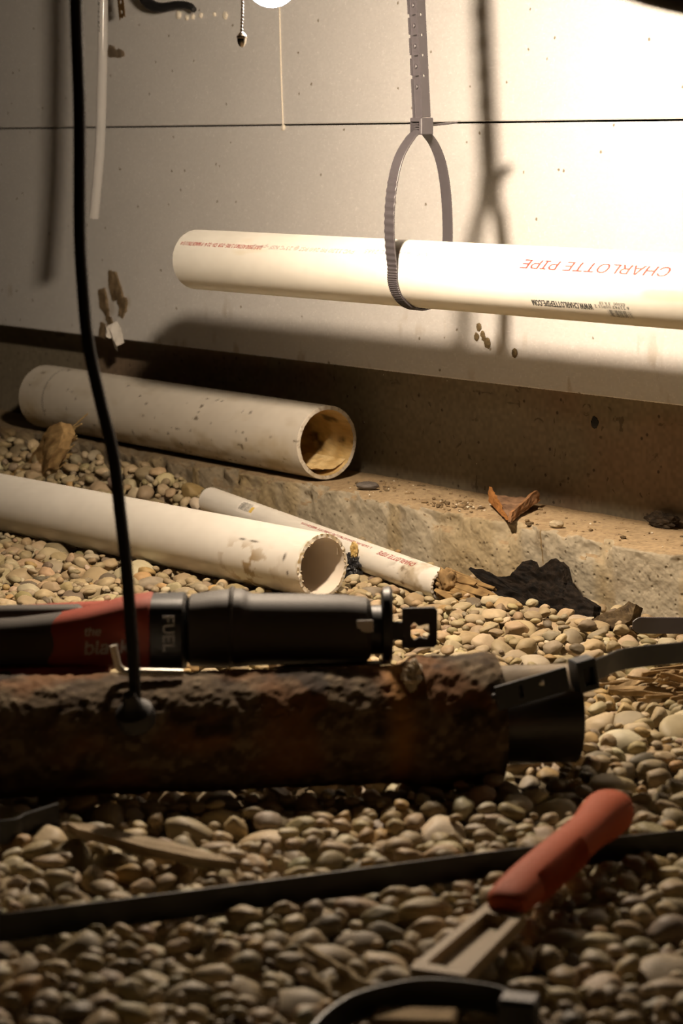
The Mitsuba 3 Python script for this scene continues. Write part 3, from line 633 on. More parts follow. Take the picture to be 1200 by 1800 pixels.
put(hk, None, tube(pth, np.linspace(.0115, .0045, 60), 14), "mat_rubber", True)
for i, (x, z, s) in enumerate([(-.892, .819, .014), (-.867, .813, .009), (-.850, .814, .010), (-.826, .815, .009), (-.787, .815, .007), (-.757, .812, .013)]):
    b = blob((s, .006, s), (x, FOAM_Y - .001, z), i, 2, .25)
    put("wall_back", "glue_dab", b, "mat_glue", True)
b = wall_patch([(-1.105, .772), (-1.088, .770), (-1.062, .760), (-1.066, .754), (-1.108, .757)], .003, 9)
put("wall_back", "glue_smear", b, "mat_matte", smooth=False, color=mottled(b.vertices, (.12, .09, .06), (.22, .17, .12), 90, 1))

# ------------------------------------------------------------------ black cord with a plug end, dark hose at the top corner
cd = thing("cord", "black cord hanging from above in front of everything, ending on the rusty iron pipe", "cord")
pts = [(.570, 1.132, 1.10), (.578, 1.122, .98), (.588, 1.114, .85), (.595, 1.108, .729), (.609, 1.101, .63), (.621, 1.092, .531), (.629, 1.089, .481), (.638, 1.088, .431), (.651, 1.091, .382), (.664, 1.096, .332), (.674, 1.096, .282), (.683, 1.096, .233), (.692, 1.094, .183), (.700, 1.092, .135), (.703, 1.090, .118)]
put(cd, "cable", tube(curve(pts, 160), .0056, 16), "mat_rubber", True)
pl = trimesh.creation.revolve(np.array([(0, -.014), (.012, -.014), (.0165, -.010), (.018, -.002), (.0165, .005), (.010, .009), (.0065, .017), (.0055, .024), (0, .024)]), sections=28)
Rk = trimesh.transformations.rotation_matrix(.5, [1, .6, 0])[:3, :3]; pl.vertices = pl.vertices @ Rk.T + [.706, 1.088, .106]
put(cd, "plug", pl, "mat_rubber", 40, label="round black plug at the end of the cord")
hs = thing("hose", "dark blurred hose crossing the upper corner in front of the foam wall", "hose")
d0 = np.array([1.232, 1.161, .700]); dd = unit(np.array([.0225, .027, -.0075]))
put(hs, None, tube(curve([d0 - dd * .55 + [0, 0, .50], d0 - dd * .45 + [0, 0, .28], d0 - dd * .30 + [0, 0, .120], d0 - dd * .1 + [0, 0, .050], d0 + [0, 0, .0305], d0 + dd * .1 + [0, 0, .031], d0 + dd * .35 + [0, 0, .05], d0 + dd * .6 + [0, 0, .09], d0 + dd * .85 + [0, 0, .25], d0 + dd * .95 + [0, 0, .55]], 110), .030, 24), "mat_rubber", True)

# ------------------------------------------------------------------ rusty iron pipe with hub, black pipe stub
IU = unit(np.array([.772 - .509, 1.454 - 1.003, 0])); IN = np.array([-IU[1], IU[0], 0]); I0 = np.array([.509, 1.003, .057])
ir = thing("iron_pipe", "thick rusty cast iron pipe lying across the gravel under the power saw", "pipe")
Ltot = np.linalg.norm(np.array([.772, 1.454]) - np.array([.509, 1.003]))
def iron_radius(t):
    r = np.full_like(t, .0560)
    h = Ltot - t                                   # distance from the hub's mouth
    r += .0075 * np.clip((.088 - h) / .012, 0, 1) + .0030 * np.exp(-((h - .012) / .008) ** 2) + .003 * np.exp(-((h - .080) / .010) ** 2)
    return r
ts = np.concatenate([np.linspace(-.45, -.05, 60), np.linspace(-.048, Ltot, 300)]); nc = 150; ang = np.arange(nc) * 2 * np.pi / nc
rr = iron_radius(ts); v = I0 + IU * ts[:, None, None] + rr[:, None, None] * (np.sin(ang)[None, :, None] * IN + np.cos(ang)[None, :, None] * np.array([0, 0, 1.0]))
v = v.reshape(-1, 3); nrm = (np.sin(ang)[None, :, None] * IN + np.cos(ang)[None, :, None] * np.array([0, 0, 1.0]) + np.zeros((len(ts), 1, 1))).reshape(-1, 3)
crust = meshkit.fbm(v * 120 + 40, 4); crust2 = meshkit.fbm(v * 28 + 12, 3)
v2 = v + nrm * ((crust - .5) * .0060 + (crust2 - .5) * .005)[:, None]
up_ = nrm[:, 2]
c = mottled(v, (.045, .026, .012), (.13, .090, .050), 55, 3, .3)
c = mixc(c, (.19, .145, .09), np.clip((crust - .52) * 5, 0, .8))
c = mixc(c, (.16, .065, .018), np.clip((meshkit.fbm(v * 16 + 77, 3) - .56) * 6, 0, .7))
c = mixc(c, (.012, .008, .006), np.clip((crust2 - .60) * 7, 0, .8))
tpos = np.repeat(ts, nc)
c = mixc(c, (.30, .14, .03), np.exp(-((Ltot - tpos - .098) / .012) ** 2) * .8)
f = grid_faces(len(ts), nc, True)
put(ir, "barrel", mesh(v2, f), "mat_matte", color=c)
ringp = []
for k, rad in enumerate((rr[-1], .051, .051)):
    tt_ = Ltot if k < 2 else Ltot - .05
    ringp.append(I0 + IU * tt_ + rad * (np.sin(ang)[:, None] * IN + np.cos(ang)[:, None] * np.array([0, 0, 1.0])))
P = np.vstack(ringp); put(ir, "mouth", mesh(P, grid_faces(3, nc, True)), "mat_matte", smooth=False, color=mottled(P, (.05, .03, .015), (.14, .09, .05), 60, 3))
b = blob((.022, .018, .030), I0 + IU * (Ltot - .085) - IN * .030 + [0, 0, .052], 12, 3, .6, fr=3)
put(ir, "scale_flake", b, "mat_matte", smooth=False, color=mottled(b.vertices, (.40, .33, .24), (.62, .55, .44), 100, 3, .3), label="pale flake of lead and grit on the hub")
stb = thing("pipe_stub", "short black plastic pipe stub sticking out of the rusty iron pipe's hub", "pipe")
S0 = I0 + IU * (Ltot - .040) + [0, 0, .006] ; S1 = S0 + IU * .117
m, tag, tl, ta = pipe_mesh(S0, S1, .0475, .005, 40, 72, (0, 0), 3)
c = mottled(m.vertices, (.020, .019, .018), (.034, .031, .028), 30, 2, .1)
c = mixc(c, (.26, .20, .13), np.clip(np.cos(ta) * 1.6 - .75, 0, .75) * np.clip(meshkit.fbm(m.vertices * 35, 3) * 1.6, 0, 1))
put(stb, "barrel", m, "mat_pvc", color=c)

# the hanger strap lying over the stub
t2 = thing("hanger_tie", "blue-black hanger strap with screw holes lying against the black pipe stub", "cable tie")
q_ = lambda t, n, z: np.array([*(I0 + IU * (Ltot + t) - IN * n)[:2], z])
A, B, Cc = q_(-.012, .0605, .0935), q_(.060, .0420, .1070), q_(.077, .0370, .1095)
fr = frame(B - A); Ls = np.linalg.norm(B - A)
body = man(cbox(Ls, .004, .0235, .0008)) - m3.Manifold.compose([m3.Manifold.cylinder(.02, .0030, .0030, 20, True).rotate([90, 0, 0]).translate([x, 0, .003]) for x in (-.039, .010)])
body -= m3.Manifold.cube([.004, .01, .012], True).translate([-.012, -.003, .001])
s = unman(body); s.vertices = s.vertices @ fr.T + (A + B) / 2
put(t2, "strap", s, "mat_plastic_blue_black", 20)
for x in (-.039, .010):
    s = trimesh.creation.revolve(np.array([(0, 0), (.0029, 0), (.0029, .003), (.0018, .0042), (0, .0042)]), sections=18); s.vertices = (s.vertices @ np.array([[1, 0, 0], [0, 0, -1], [0, 1, 0]], float).T + [x, 0.0005, .003]) @ fr.T + (A + B) / 2
    put(t2, "screw", s, "mat_chrome" if x > 0 else "mat_plastic_black", 20)
hd = man(cbox(.021, .020, .031, .0012)) - m3.Manifold.cube([.011, .05, .018], True).translate([.001, 0, -.001])
s = unman(hd); fr2 = frame(B - A); s.vertices = s.vertices @ fr2.T + Cc
put(t2, "head", s, "mat_plastic_blue_black", 20, label="open locking head")
pth = curve([Cc - (B - A) * .02, Cc + (B - A) * .12, (.837, 1.535, .1115), (.818, 1.583, .109), (.803, 1.677, .100), (.784, 1.782, .088), (.755, 1.90, .070), (.71, 2.02, .05)], 120)
pth_band = pth
put(t2, "band", ribbon(pth, (0, .06, 1), .0215, .0026), "mat_plastic_blue_black", 20)
t3 = thing("tie_tail", "grey rounded tie tail jutting in over the gravel above the blue-black strap", "cable tie")
pth = np.array([(.455, 1.955, .036), (.475, 1.985, .035), (.52, 2.04, .036), (.58, 2.095, .045)])
pth = curve(pth, 40); w = np.full(40, .020); w[:4] = [.009, .014, .0175, .0195]
put(t3, None, ribbon(pth, (.05, .1, 1), w, .0026), "mat_plastic_grey", 20)

# ------------------------------------------------------------------ power saw lying on the iron pipe
saw = thing("power_saw", "red and black power saw with a rubber nose lying on the rusty iron pipe", "power saw")
SU = unit(np.array([.124, .161, .0055])); SN = unit(np.array([-SU[1], SU[0], 0])); SO = np.array([.569, 1.238, .1395])
P2 = lambda t, n, z: SO + SU * t + SN * n + np.array([0, 0, z])
put(saw, "boot", loft([(.000, 0, .001, .030, .030, 2.6), (.003, 0, .001, .034, .034, 2.6), (.030, 0, .002, .036, .0365, 2.6), (.050, 0, .002, .037, .0375, 2.5), (.056, 0, .001, .036, .036, 2.4), (.062, 0, 0, .0345, .0345, 2.3), (.110, 0, -.001, .0335, .034, 2.2), (.150, 0, -.002, .032, .033, 2.2), (.172, 0, -.003, .030, .031, 2.2), (.176, 0, -.003, .026, .027, 2.2)], SO, SU, SN), "mat_boot", 35, label="dark grey rubber nose boot")
put(saw, "boot_rib", loft([(.040, 0, .003, .0372, .0378, 2.5), (.0425, 0, .003, .0385, .0392, 2.5), (.0450, 0, .003, .0372, .0378, 2.5)], SO, SU, SN), "mat_boot", 35)
put(saw, "nose_collar", loft([(.172, 0, -.004, .024, .024, 2), (.190, 0, -.004, .024, .024, 2)], SO, SU, SN), "mat_plastic_black", 30)
put(saw, "collar_label", cbox(.016, .002, .012, .0006, P2(.170, -.0292, .006), frame(SU)), "mat_ink_white", 20, label="small pale label")
col = loft([(.186, 0, .001, .024, .030, 2.4), (.188, 0, .001, .028, .036, 2.4), (.194, 0, .001, .029, .0375, 2.4), (.197, 0, .001, .027, .034, 2.4)], SO, SU, SN)
put(saw, "collar_flange", col, "mat_plastic_black", 30)
shoe = plate([(0, -.019), (.031, -.019), (.034, -.016), (.034, .017), (.031, .020), (0, .020)], .005, [[(.009, -.008), (.012, -.0115), (.017, -.0085), (.024, -.0105), (.0265, -.006), (.0255, .004), (.0215, .0035), (.016, .002), (.012, .006), (.0085, .003)]], P2(.206, -.006, -.002), SU, np.array([0, 0, 1.0]))
put(saw, "shoe", shoe, "mat_plastic_black", 20, label="black shoe plate with a cut-out")
put(saw, "shoe_arm", cbox(.020, .006, .018, .001, P2(.198, -.006, -.004), frame(SU)), "mat_plastic_black", 20)
put(saw, "panel", loft([(-.036, 0, .000, .033, .033, 3.4), (-.034, 0, .000, .0365, .0362, 3.4), (-.004, 0, .000, .0365, .0362, 3.4), (-.001, 0, .0, .033, .033, 3.4)], SO, SU, SN, 48), "mat_plastic_black", 25, label="black collar panel with lettering")
put(saw, "housing", loft([(-.160, 0, -.006, .018, .018, 2.6), (-.135, 0, -.005, .024, .024, 2.8), (-.095, 0, -.002, .029, .028, 3), (-.060, 0, .001, .034, .034, 3.2), (-.036, 0, .001, .036, .0365, 3.4), (-.033, 0, .001, .034, .034, 3.4)], SO, SU, SN, 48), "mat_red", 30, label="red plastic housing")
def side_text(text, h, t, n, z, rot, bold, mat, nme, lab):
    m = meshkit.text_mesh(text, h, .0004, bold); v = m.vertices; c_, s_ = math.cos(rot), math.sin(rot)
    x, y = c_ * v[:, 0] - s_ * v[:, 1], s_ * v[:, 0] + c_ * v[:, 1]
    m.vertices = SO + SU * (t + x)[:, None] + SN * (n - v[:, 2])[:, None] + np.array([0, 0, 1]) * (z + y)[:, None]
    put(saw, nme, m, mat, False, label=lab)
side_text("FUEL", .0105, -.0215, -.0367, .024, -math.pi / 2, True, "mat_ink_white", "lettering", "white lettering FUEL running down the panel")
def hand_text(text, h, t, z):
    m = meshkit.text_mesh(text, h, .0004, True).subdivide_to_size(.006); v = m.vertices; tt_ = t + v[:, 0] + .12 * v[:, 1]; zz_ = z + v[:, 1] + .05 * v[:, 0]
    n_ = np.interp(tt_, [-.135, -.095, -.060, -.036], [.0238, .0288, .0338, .0358]) + .0006 + v[:, 2]
    m.vertices = SO + SU * tt_[:, None] - SN * n_[:, None] + np.array([0, 0, 1]) * zz_[:, None]
    put(saw, "handwriting", m, "mat_ink_white", False, label="hand-written pale words")
hand_text("black", .0125, -.0985, -.014)
hand_text("the", .0080, -.0975, .004)
put(saw, "grip", loft([(-.260, 0, -.006, .015, .016, 2.4), (-.240, 0, -.006, .020, .021, 2.4), (-.200, 0, -.006, .0215, .0225, 2.4), (-.165, 0, -.006, .0225, .0235, 2.5), (-.120, 0, -.004, .0255, .0255, 2.7), (-.103, 0, -.004, .0262, .0262, 2.8), (-.100, 0, -.004, .024, .024, 2.8)], SO, SU, SN), "mat_boot", 35, label="dark rubber grip")
# rear limb of the loop handle, further back, with its rubber inlay and bridge
put(saw, "handle_limb", loft([(-.260, .075, .0, .014, .013, 2.6), (-.150, .078, .0, .016, .015, 2.8), (-.090, .070, .002, .017, .016, 2.8), (-.050, .045, .006, .020, .018, 2.8), (-.028, .018, .010, .022, .020, 2.8)], SO, SU, SN), "mat_red", 35, label="red rear limb of the loop handle")
put(saw, "handle_inlay", loft([(-.262, .066, .006, .012, .011, 2.8), (-.180, .067, .006, .012, .011, 2.8), (-.112, .062, .007, .012, .010, 2.8), (-.105, .060, .007, .008, .006, 2.8)], SO, SU, SN), "mat_boot", 35, label="dark rubber inlay")
put(saw, "trigger", loft([(-.120, .024, -.012, .010, .008, 2.4), (-.085, .030, -.010, .012, .009, 2.4), (-.060, .026, -.010, .010, .008, 2.4)], SO, SU, SN), "mat_red", 35)
put(saw, "battery_rail", cbox(.150, .040, .012, .003, P2(-.150, -.004, -.0335), frame(SU)), "mat_red", 25, label="red rail under the grip")
put(saw, "battery_foot", cbox(.110, .046, .012, .003, P2(-.225, -.012, -.036), frame(SU)), "mat_plastic_black", 25)
put(saw, "clip_plate", cbox(.020, .005, .018, .002, P2(-.176, -.036, -.0355), frame(SU)), "mat_plastic_black", 25)
bl = thing("saw_blade", "thin steel saw blade lying between the power saw and the iron pipe", "saw blade")
put(bl, None, plate([(0, 0), (.10, -.002), (.118, .002), (.118, .010), (.02, .010)], .0016, (), P2(.078, -.012, -.0365), unit(SU + [0, 0, .01]), unit(SN * .97 + np.array([0, 0, .1]))), "mat_steel", 20)
hxk = thing("hex_key", "bent shiny steel hook key lying on the rusty iron pipe before the saw", "hex key")
q0 = I0 + IU * .166 - IN * .012 + [0, 0, .0612]
pr("mat_bright_steel", (.72, .68, .60), .35, .8, metallic=.5)
pth = np.vstack([curve([q0 + IU * .057 + [0, 0, -.002], q0 + IU * .02, q0 + IU * .008], 12), curve([q0 + IU * .002 + [0, 0, .0008], q0 - IU * .003 + [0, 0, .006], q0 - IU * .005 + [0, 0, .014], q0 - IU * .0075 + [0, 0, .026]], 16)])
put(hxk, None, tube(pth, .0036, 6), "mat_bright_steel", 40)

# ------------------------------------------------------------------ black bands, knife, sticks in front
Z1 = np.array([0, 0, 1.0])
bd = thing("strap_band", "long black tie band lying on edge across the gravel under the red handle", "cable tie")
bp = curve([(.872, .76, .013), (.899, .86, .013), (.930, .975, .0125), (.968, 1.115, .0125), (1.008, 1.264, .0125), (1.057, 1.417, .0125), (1.12, 1.60, .013), (1.2, 1.8, .015)], 160)
put(bd, "band", ribbon(bp, (0.0, .0, 1), .0225, .0030), "mat_plastic_black", 20)
hd = man(cbox(.030, .024, .034, .0015)) - m3.Manifold.cube([.016, .05, .02], True).translate([-.002, 0, 0])
s = unman(hd); s.vertices = s.vertices @ frame(bp[25] - bp[10]).T + [.888, .822, .017]
put(bd, "head", s, "mat_plastic_black", 20)
put(bd, "tail", ribbon(curve([(.893, .845, .026), (.900, .832, .0255), (.908, .815, .021), (.912, .79, .015)], 24), (.3, -.2, .9), .004, .0026), "mat_plastic_grey", 20)
b2 = thing("strap_band", "end of a black tie band in the shadow just before the rusty iron pipe", "cable tie")
put(b2, None, ribbon(curve([(.60, .86, .012), (.672, .965, .013), (.668, 1.00, .0135), (.660, 1.035, .014)], 40), (0, 0, 1), .0215, .0026), "mat_plastic_black", 20)
sl = thing("wood_shim", "thin weathered wood shim lying on the gravel before the iron pipe", "wood shim")
m = plate([(0, .0), (.02, -.008), (.09, -.011), (.150, -.008), (.186, .002), (.170, .009), (.09, .012), (.018, .008)], .008, (), (0, 0, 0)).subdivide_to_size(.006)
v = m.vertices; d = unit(np.array([.893 - .717, 1.070 - 1.017, -.003])); sd = unit(np.cross((0, 0, 1), d)); v = np.array([.712, 1.012, .0195]) + v[:, :1] * d + v[:, 1:2] * sd + (v[:, 2:] + .0015 * (meshkit.fbm(v * 60, 3)[:, None] - .5)) * Z1
m.vertices = v
put(sl, None, m, "mat_matte", smooth=False, color=mottled(v @ np.stack([d * .3, sd * 3, Z1], 1), (.20, .14, .075), (.48, .39, .27), 60, 4, .25))
kn = thing("hand_tool", "red-handled hand tool with a slotted metal blade lying across the black band", "hand tool")
K0, K1 = np.array([1.138, 1.139, .036]), np.array([1.024, 1.370, .0445]); KU = unit(K1 - K0); KL = np.linalg.norm(K1 - K0); KS = unit(np.cross((0, 0, 1), KU))
hsec = [(-.004, 0, 0, .0100, .0060, 2.6), (0, 0, 0, .0150, .0095, 2.6), (.012, 0, .0, .0180, .0125, 2.4), (.050, 0, .001, .0185, .0150, 2.2), (.100, 0, .001, .0185, .0155, 2.2), (.150, 0, .001, .0175, .0150, 2.2), (.185, 0, .001, .0175, .0150, 2.2), (.205, 0, .001, .0195, .0165, 2.2), (.230, .001, .001, .0225, .0190, 2.2), (.248, .002, .001, .0215, .0185, 2.2), (.258, .002, .001, .0170, .0150, 2.2), (.262, .002, .001, .0090, .0080, 2.2)]
hv = loft([(t * KL / .262,) + s for t, *s in [(a[0],) + a[1:] for a in hsec] for s in [tuple(s)]], K0, KU, KS, 36).subdivide_loop(1)
tt = (hv.vertices - K0) @ KU; dd_ = (hv.vertices - K0) @ KS
up2 = np.cross(KU, KS)
put(kn, "handle", hv, "mat_handle", 40, label="worn red rubber handle")
rb = []
for i in range(16):
    t = (.040 + .0062 * i) * KL / .262; a = np.linspace(-.75, .95, 12)[:, None]
    rb.append(tube(K0 + KU * t + .0188 * np.cos(a) * (KS if KS @ RIGHT > 0 else -KS) + .0162 * np.sin(a) * Z1, .0015, 6))
put(kn, "grip_ribs", cat(rb), "mat_handle", 40, kind="stuff")
bo = [(-.126, -.020), (-.002, -.0175), (.006, .0175), (-.105, .0215), (-.128, .0215)]
bh = [(-.116, -.0115), (-.016, -.0105), (-.011, .0105), (-.104, .0135), (-.116, .0135)]
put(kn, "blade", plate(bo, .0025, (), K0 + [0, 0, -.014], unit(KU + [0, 0, .03]), KS), "mat_steel", 20, label="dull metal blade with a recessed slot")
put(kn, "blade_rim", plate(bo, .0085, [bh], K0 + [0, 0, -.0085], unit(KU + [0, 0, .03]), KS), "mat_steel", 20)
lo = thing("strap_loop", "black tie band bent in a loop on the gravel at the bottom edge", "cable tie")
lpth = curve([(1.335, .86, .014), (1.275, .845, .016), (1.232, .885, .018), (1.205, .935, .0185), (1.203, .975, .0185), (1.213, 1.004, .0185), (1.247, 1.028, .0185), (1.270, 1.030, .018)], 120)
put(lo, "band", ribbon(lpth, (0, 0, 1), .0215, .0028), "mat_plastic_black", 20)
s = unman(man(cbox(.026, .021, .030, .0015)) - m3.Manifold.cube([.05, .010, .018], True)); s.vertices = s.vertices @ frame(np.array([.8, .6, 0])).T + [1.285, 1.020, .017]
put(lo, "head", s, "mat_plastic_black", 20)
put(lo, "head_cap", cbox(.024, .018, .0015, .0005, (1.285, 1.020, .0330), frame(np.array([.8, .6, 0]))), "mat_plastic_grey", 20)
put(lo, "tail", ribbon(curve([(1.294, 1.026, .016), (1.312, 1.034, .0125), (1.345, 1.045, .010)], 20), (-.4, .9, .25), .014, .0026), "mat_steel", 20, label="pale end of the band")
for i, (a, b_, r0, lab) in enumerate([((1.076, 1.000, .016), (1.168, .990, .012), .0038, "longer pale twig lying on the gravel between the black band and the loop"), ((1.098, .976, .011), (1.150, .966, .008), .0028, "shorter pale twig lying on the gravel beside the longer twig")]):
    tk = thing("twig", lab, "twig")
    a, b_ = np.array(a), np.array(b_); t = np.linspace(0, 1, 24)[:, None]; pth = a + (b_ - a) * t + (meshkit.fbm(np.hstack([t * 4, t * 0 + i, t * 0]), 2)[:, None] - .5) * .005
    m = tube(pth, r0 * (1.0 - .35 * t[:, 0]), 9)
    put(tk, None, m, "mat_matte", color=mottled(m.vertices, (.26, .19, .10), (.48, .38, .23), 90, i, .2))
wb = thing("wood_offcut", "flat tan offcut of wood lying on the gravel inside the black loop", "wood offcut")
m = cbox(.058, .026, .010, .002).subdivide_to_size(.006); m.vertices = m.vertices @ frame(np.array([.75, .66, .05])).T + [1.232, .972, .012]
put(wb, None, m, "mat_matte", smooth=False, color=mottled(m.vertices, (.24, .16, .075), (.40, .29, .16), 60, 3, .25))

# ------------------------------------------------------------------ river pebbles: settled one by one, so that they touch and overlap as gravel does
GX0, GX1, GY0, GY1, RES = -2.0, 1.75, 0.45, 2.19, 0.002
NX, NY = int((GX1 - GX0) / RES), int((GY1 - GY0) / RES)
gx = GX0 + (np.arange(NX) + .5) * RES; gy = GY0 + (np.arange(NY) + .5) * RES
GXX, GYY = np.meshgrid(gx, gy, indexing="ij")
def base_level(x, y):
    s = lambda a, b, v: (lambda t: t * t * (3 - 2 * t))(np.clip((v - a) / (b - a), 0, 1))
    heap = 0.050 * s(-.42, -.80, x) * s(1.93, 2.06, y) + .022 * s(.05, -.3, x) * s(2.03, 2.10, y)
    return heap + .010 * (meshkit.fbm(np.stack([x * 5, y * 5, x * 0 + 2], -1), 2) - .5)
BASE = base_level(GXX, GYY)
H = BASE - .042
CEIL = BASE + .0125 + .010 * (meshkit.noise(np.stack([GXX * 22, GYY * 22, GXX * 0], -1)) - .35)
def keep_under(p0, p1, r, zoff=0.0):
    p0, p1 = np.asarray(p0, float), np.asarray(p1, float); d = p1[:2] - p0[:2]; L2 = d @ d
    t = np.clip(((GXX - p0[0]) * d[0] + (GYY - p0[1]) * d[1]) / L2, -.02, 1.02); px, py = p0[0] + t * d[0], p0[1] + t * d[1]; zz = p0[2] + t * (p1[2] - p0[2])
    e2 = (GXX - px) ** 2 + (GYY - py) ** 2; ins = e2 < (r + .001) ** 2
    CEIL[ins] = np.minimum(CEIL[ins], (zz - np.sqrt(np.maximum(r * r - e2, 0)))[ins] - .0006)
def keep_path(path, hw, drop):
    for a_, b_ in zip(path[:-1], path[1:]):
        d = b_[:2] - a_[:2]; L2 = max(d @ d, 1e-9); t = np.clip(((GXX - a_[0]) * d[0] + (GYY - a_[1]) * d[1]) / L2, 0, 1)
        e2 = (GXX - a_[0] - t * d[0]) ** 2 + (GYY - a_[1] - t * d[1]) ** 2; ins = e2 < hw * hw
        CEIL[ins] = np.minimum(CEIL[ins], min(a_[2], b_[2]) - drop)
keep_under(FP0, FP1, HR); keep_under(SP0, SP1, SR); keep_under(I0 - IU * .5, I0 + IU * Ltot, .066); keep_under(S0, S1, .0475); keep_path(pth_band[::8], .006, .011)
keep_path(bp[::16], .004, .0115); keep_path(lpth[::10], .004, .0115)
keep_path(np.array([(.70, 1.008, .0145), (.90, 1.073, .0145)]), .013, .004)
keep_path(np.array([K0 - KU * .1, K0]) + [0, 0, -.012], .022, .001); keep_path(np.array([K0, K1]), .020, .0165)
keep_path(np.array([(.066, 2.07, .004), (.26, 2.07, .004)]), .016, .018)
keep_path(np.array([(1.285, 1.020, .017), (1.295, 1.03, .017)]), .017, .015); keep_path(np.array([(.875, .80, .017), (.90, .845, .017)]), .018, .017)
keep_path(np.array([(1.215, .955, .007), (1.249, .99, .007)]), .015, .0)
CEIL[GYY > LIP_Y - .004] = np.minimum(CEIL[GYY > LIP_Y - .004], -.5)

# the stretch of ground that the photograph sees, with a margin
cross = lambda a, b: a[0] * b[1] - a[1] * b[0]
region = Polygon([(1.25, .50), (.72, .50), (-.05, 1.00), (-.85, 1.46), (-1.85, 1.75), (-1.80, 2.12), (1.02, 2.12), (1.25, 1.75), (1.68, 1.15), (1.66, .75)])
inside = shapely.contains_xy(region, GXX.ravel(), GYY.ravel()).reshape(GXX.shape)
cells = np.argwhere(inside)
pal = [((.50, .40, .245), .22), ((.44, .335, .19), .28), ((.37, .285, .168), .20), ((.55, .465, .315), .08), ((.33, .27, .18), .10), ((.45, .305, .13), .05), ((.19, .15, .10), .04), ((.35, .285, .145), .03)]
pal_names = ["pale tan", "tan", "brown", "cream", "grey", "ochre", "dark grey", "olive"]
pw = np.array([p_[1] for p_ in pal]); pw /= pw.sum()
srng = np.random.RandomState(42); stones = []
def try_stone(a):
    b_, c_ = a * srng.uniform(.62, .95), a * srng.uniform(.42, .74)
    yaw, t1, t2_ = srng.uniform(0, 2 * np.pi), srng.normal(0, .30), srng.normal(0, .30)
    Rm = trimesh.transformations.euler_matrix(t1, t2_, yaw)[:3, :3]
    Am = Rm @ np.diag([1 / a**2, 1 / b_**2, 1 / c_**2]) @ Rm.T
    k = int(a / RES) + 1; ii = np.arange(-k, k + 1) * RES; X, Y = np.meshgrid(ii, ii, indexing="ij")
    Bq = (Am[0, 2] * X + Am[1, 2] * Y); Cq = Am[0, 0] * X**2 + 2 * Am[0, 1] * X * Y + Am[1, 1] * Y**2 - 1
    D = Bq**2 - Am[2, 2] * Cq; ok = D > 0; sq = np.sqrt(np.maximum(D, 0)); lo_ = np.where(ok, (-Bq - sq) / Am[2, 2], 0); hi_ = np.where(ok, (-Bq + sq) / Am[2, 2], 0)
    best = None
    for _ in range(7):
        ci, cj = cells[srng.randint(len(cells))]
        if ci < k or cj < k or ci + k >= NX or cj + k >= NY: continue
        sl_ = np.s_[ci - k:ci + k + 1, cj - k:cj + k + 1]
        zc_ = np.max(np.where(ok, H[sl_] - lo_, -9))
        if np.any(ok & (zc_ + hi_ > CEIL[sl_])): continue
        rank = zc_ - BASE[ci, cj]
        if best is None or rank < best[0]: best = (rank, zc_, ci, cj)
    if best is None: return False
    _, zc_, ci, cj = best; sl_ = np.s_[ci - k:ci + k + 1, cj - k:cj + k + 1]
    H[sl_] = np.where(ok, np.maximum(H[sl_], zc_ + hi_), H[sl_])
    stones.append((gx[ci], gy[cj], zc_, a, b_, c_, Rm, ok, hi_, ci, cj, k)); return True
for size_lo, size_hi, tries in ((.0165, .033, 3600), (.0135, .024, 3400), (.0095, .017, 3800), (.0065, .0105, 3600), (.0045, .0065, 2400)):
    fails = 0
    for _ in range(tries):
        a = size_lo * (size_hi / size_lo) ** (srng.rand() ** 1.5)
        fails = 0 if try_stone(a) else fails + 1
        if fails > 250: break
tmpl = {s: [] for s in (1, 2)}; trng = np.random.RandomState(3)
for s in (1, 2):
    d = trimesh.creation.icosphere(s).vertices
    for k in range(36):
        w_ = 1 + .17 * 2 * (meshkit.noise(d * 1.35 + k * 7.7 + 40) - .5) + .07 * 2 * (meshkit.noise(d * 3.1 + k * 3.3 + 90) - .5)
        P_ = d * w_[:, None]
        for _c in range((0, 2, 3, 0, 4)[k % 5]):                            # worn flats, as broken river stone has
            nn_ = unit(trng.normal(size=3)); hgt = trng.uniform(.62, .82); over = np.maximum(P_ @ nn_ - hgt, 0); P_ = P_ - .85 * over[:, None] * nn_
        tmpl[s].append(P_)
ico_f = {s: np.array(trimesh.creation.icosphere(s).faces) for s in (1, 2)}
keepers = []
for st_ in stones:                                     # buried stones are left out
    x, y, z, a, b_, c_, Rm, ok, hi_, ci, cj, k = st_
    sl_ = np.s_[ci - k:ci + k + 1, cj - k:cj + k + 1]
    vis = (ok & (z + hi_ > H[sl_] - .002)).sum() / max(ok.sum(), 1)
    if vis > .05: keepers.append(st_)
VV, FF, CC, start, cidx = [], [], [], [0], []
nv = 0
for i, (x, y, z, a, b_, c_, Rm, *_r) in enumerate(keepers):
    ctr = np.array([x, y, z]); depth = (ctr - CAM) @ FWD; px_, py_ = (ctr - CAM) @ RIGHT / depth * FPX, (ctr - CAM) @ np.cross(RIGHT, FWD) / depth * FPX
    s = 2 if a * 2 * FPX / depth > 27 and abs(px_) < 680 and abs(py_) < 980 else 1
    v = (tmpl[s][srng.randint(36)] * [a, b_, c_]) @ Rm.T + ctr
    ci_ = srng.choice(len(pal), p=pw); col = np.array(pal[ci_][0]) * srng.uniform(.62, .96) * (1 + srng.normal(0, .03, 3))
    mt = 1 + .22 * (meshkit.noise(v * 160 + i) - .5) + .16 * (meshkit.noise(v * 480 + i) - .5)
    VV.append(v); FF.append(ico_f[s]); CC.append(np.clip(col * mt[:, None], 0, 1)); cidx.append(ci_)
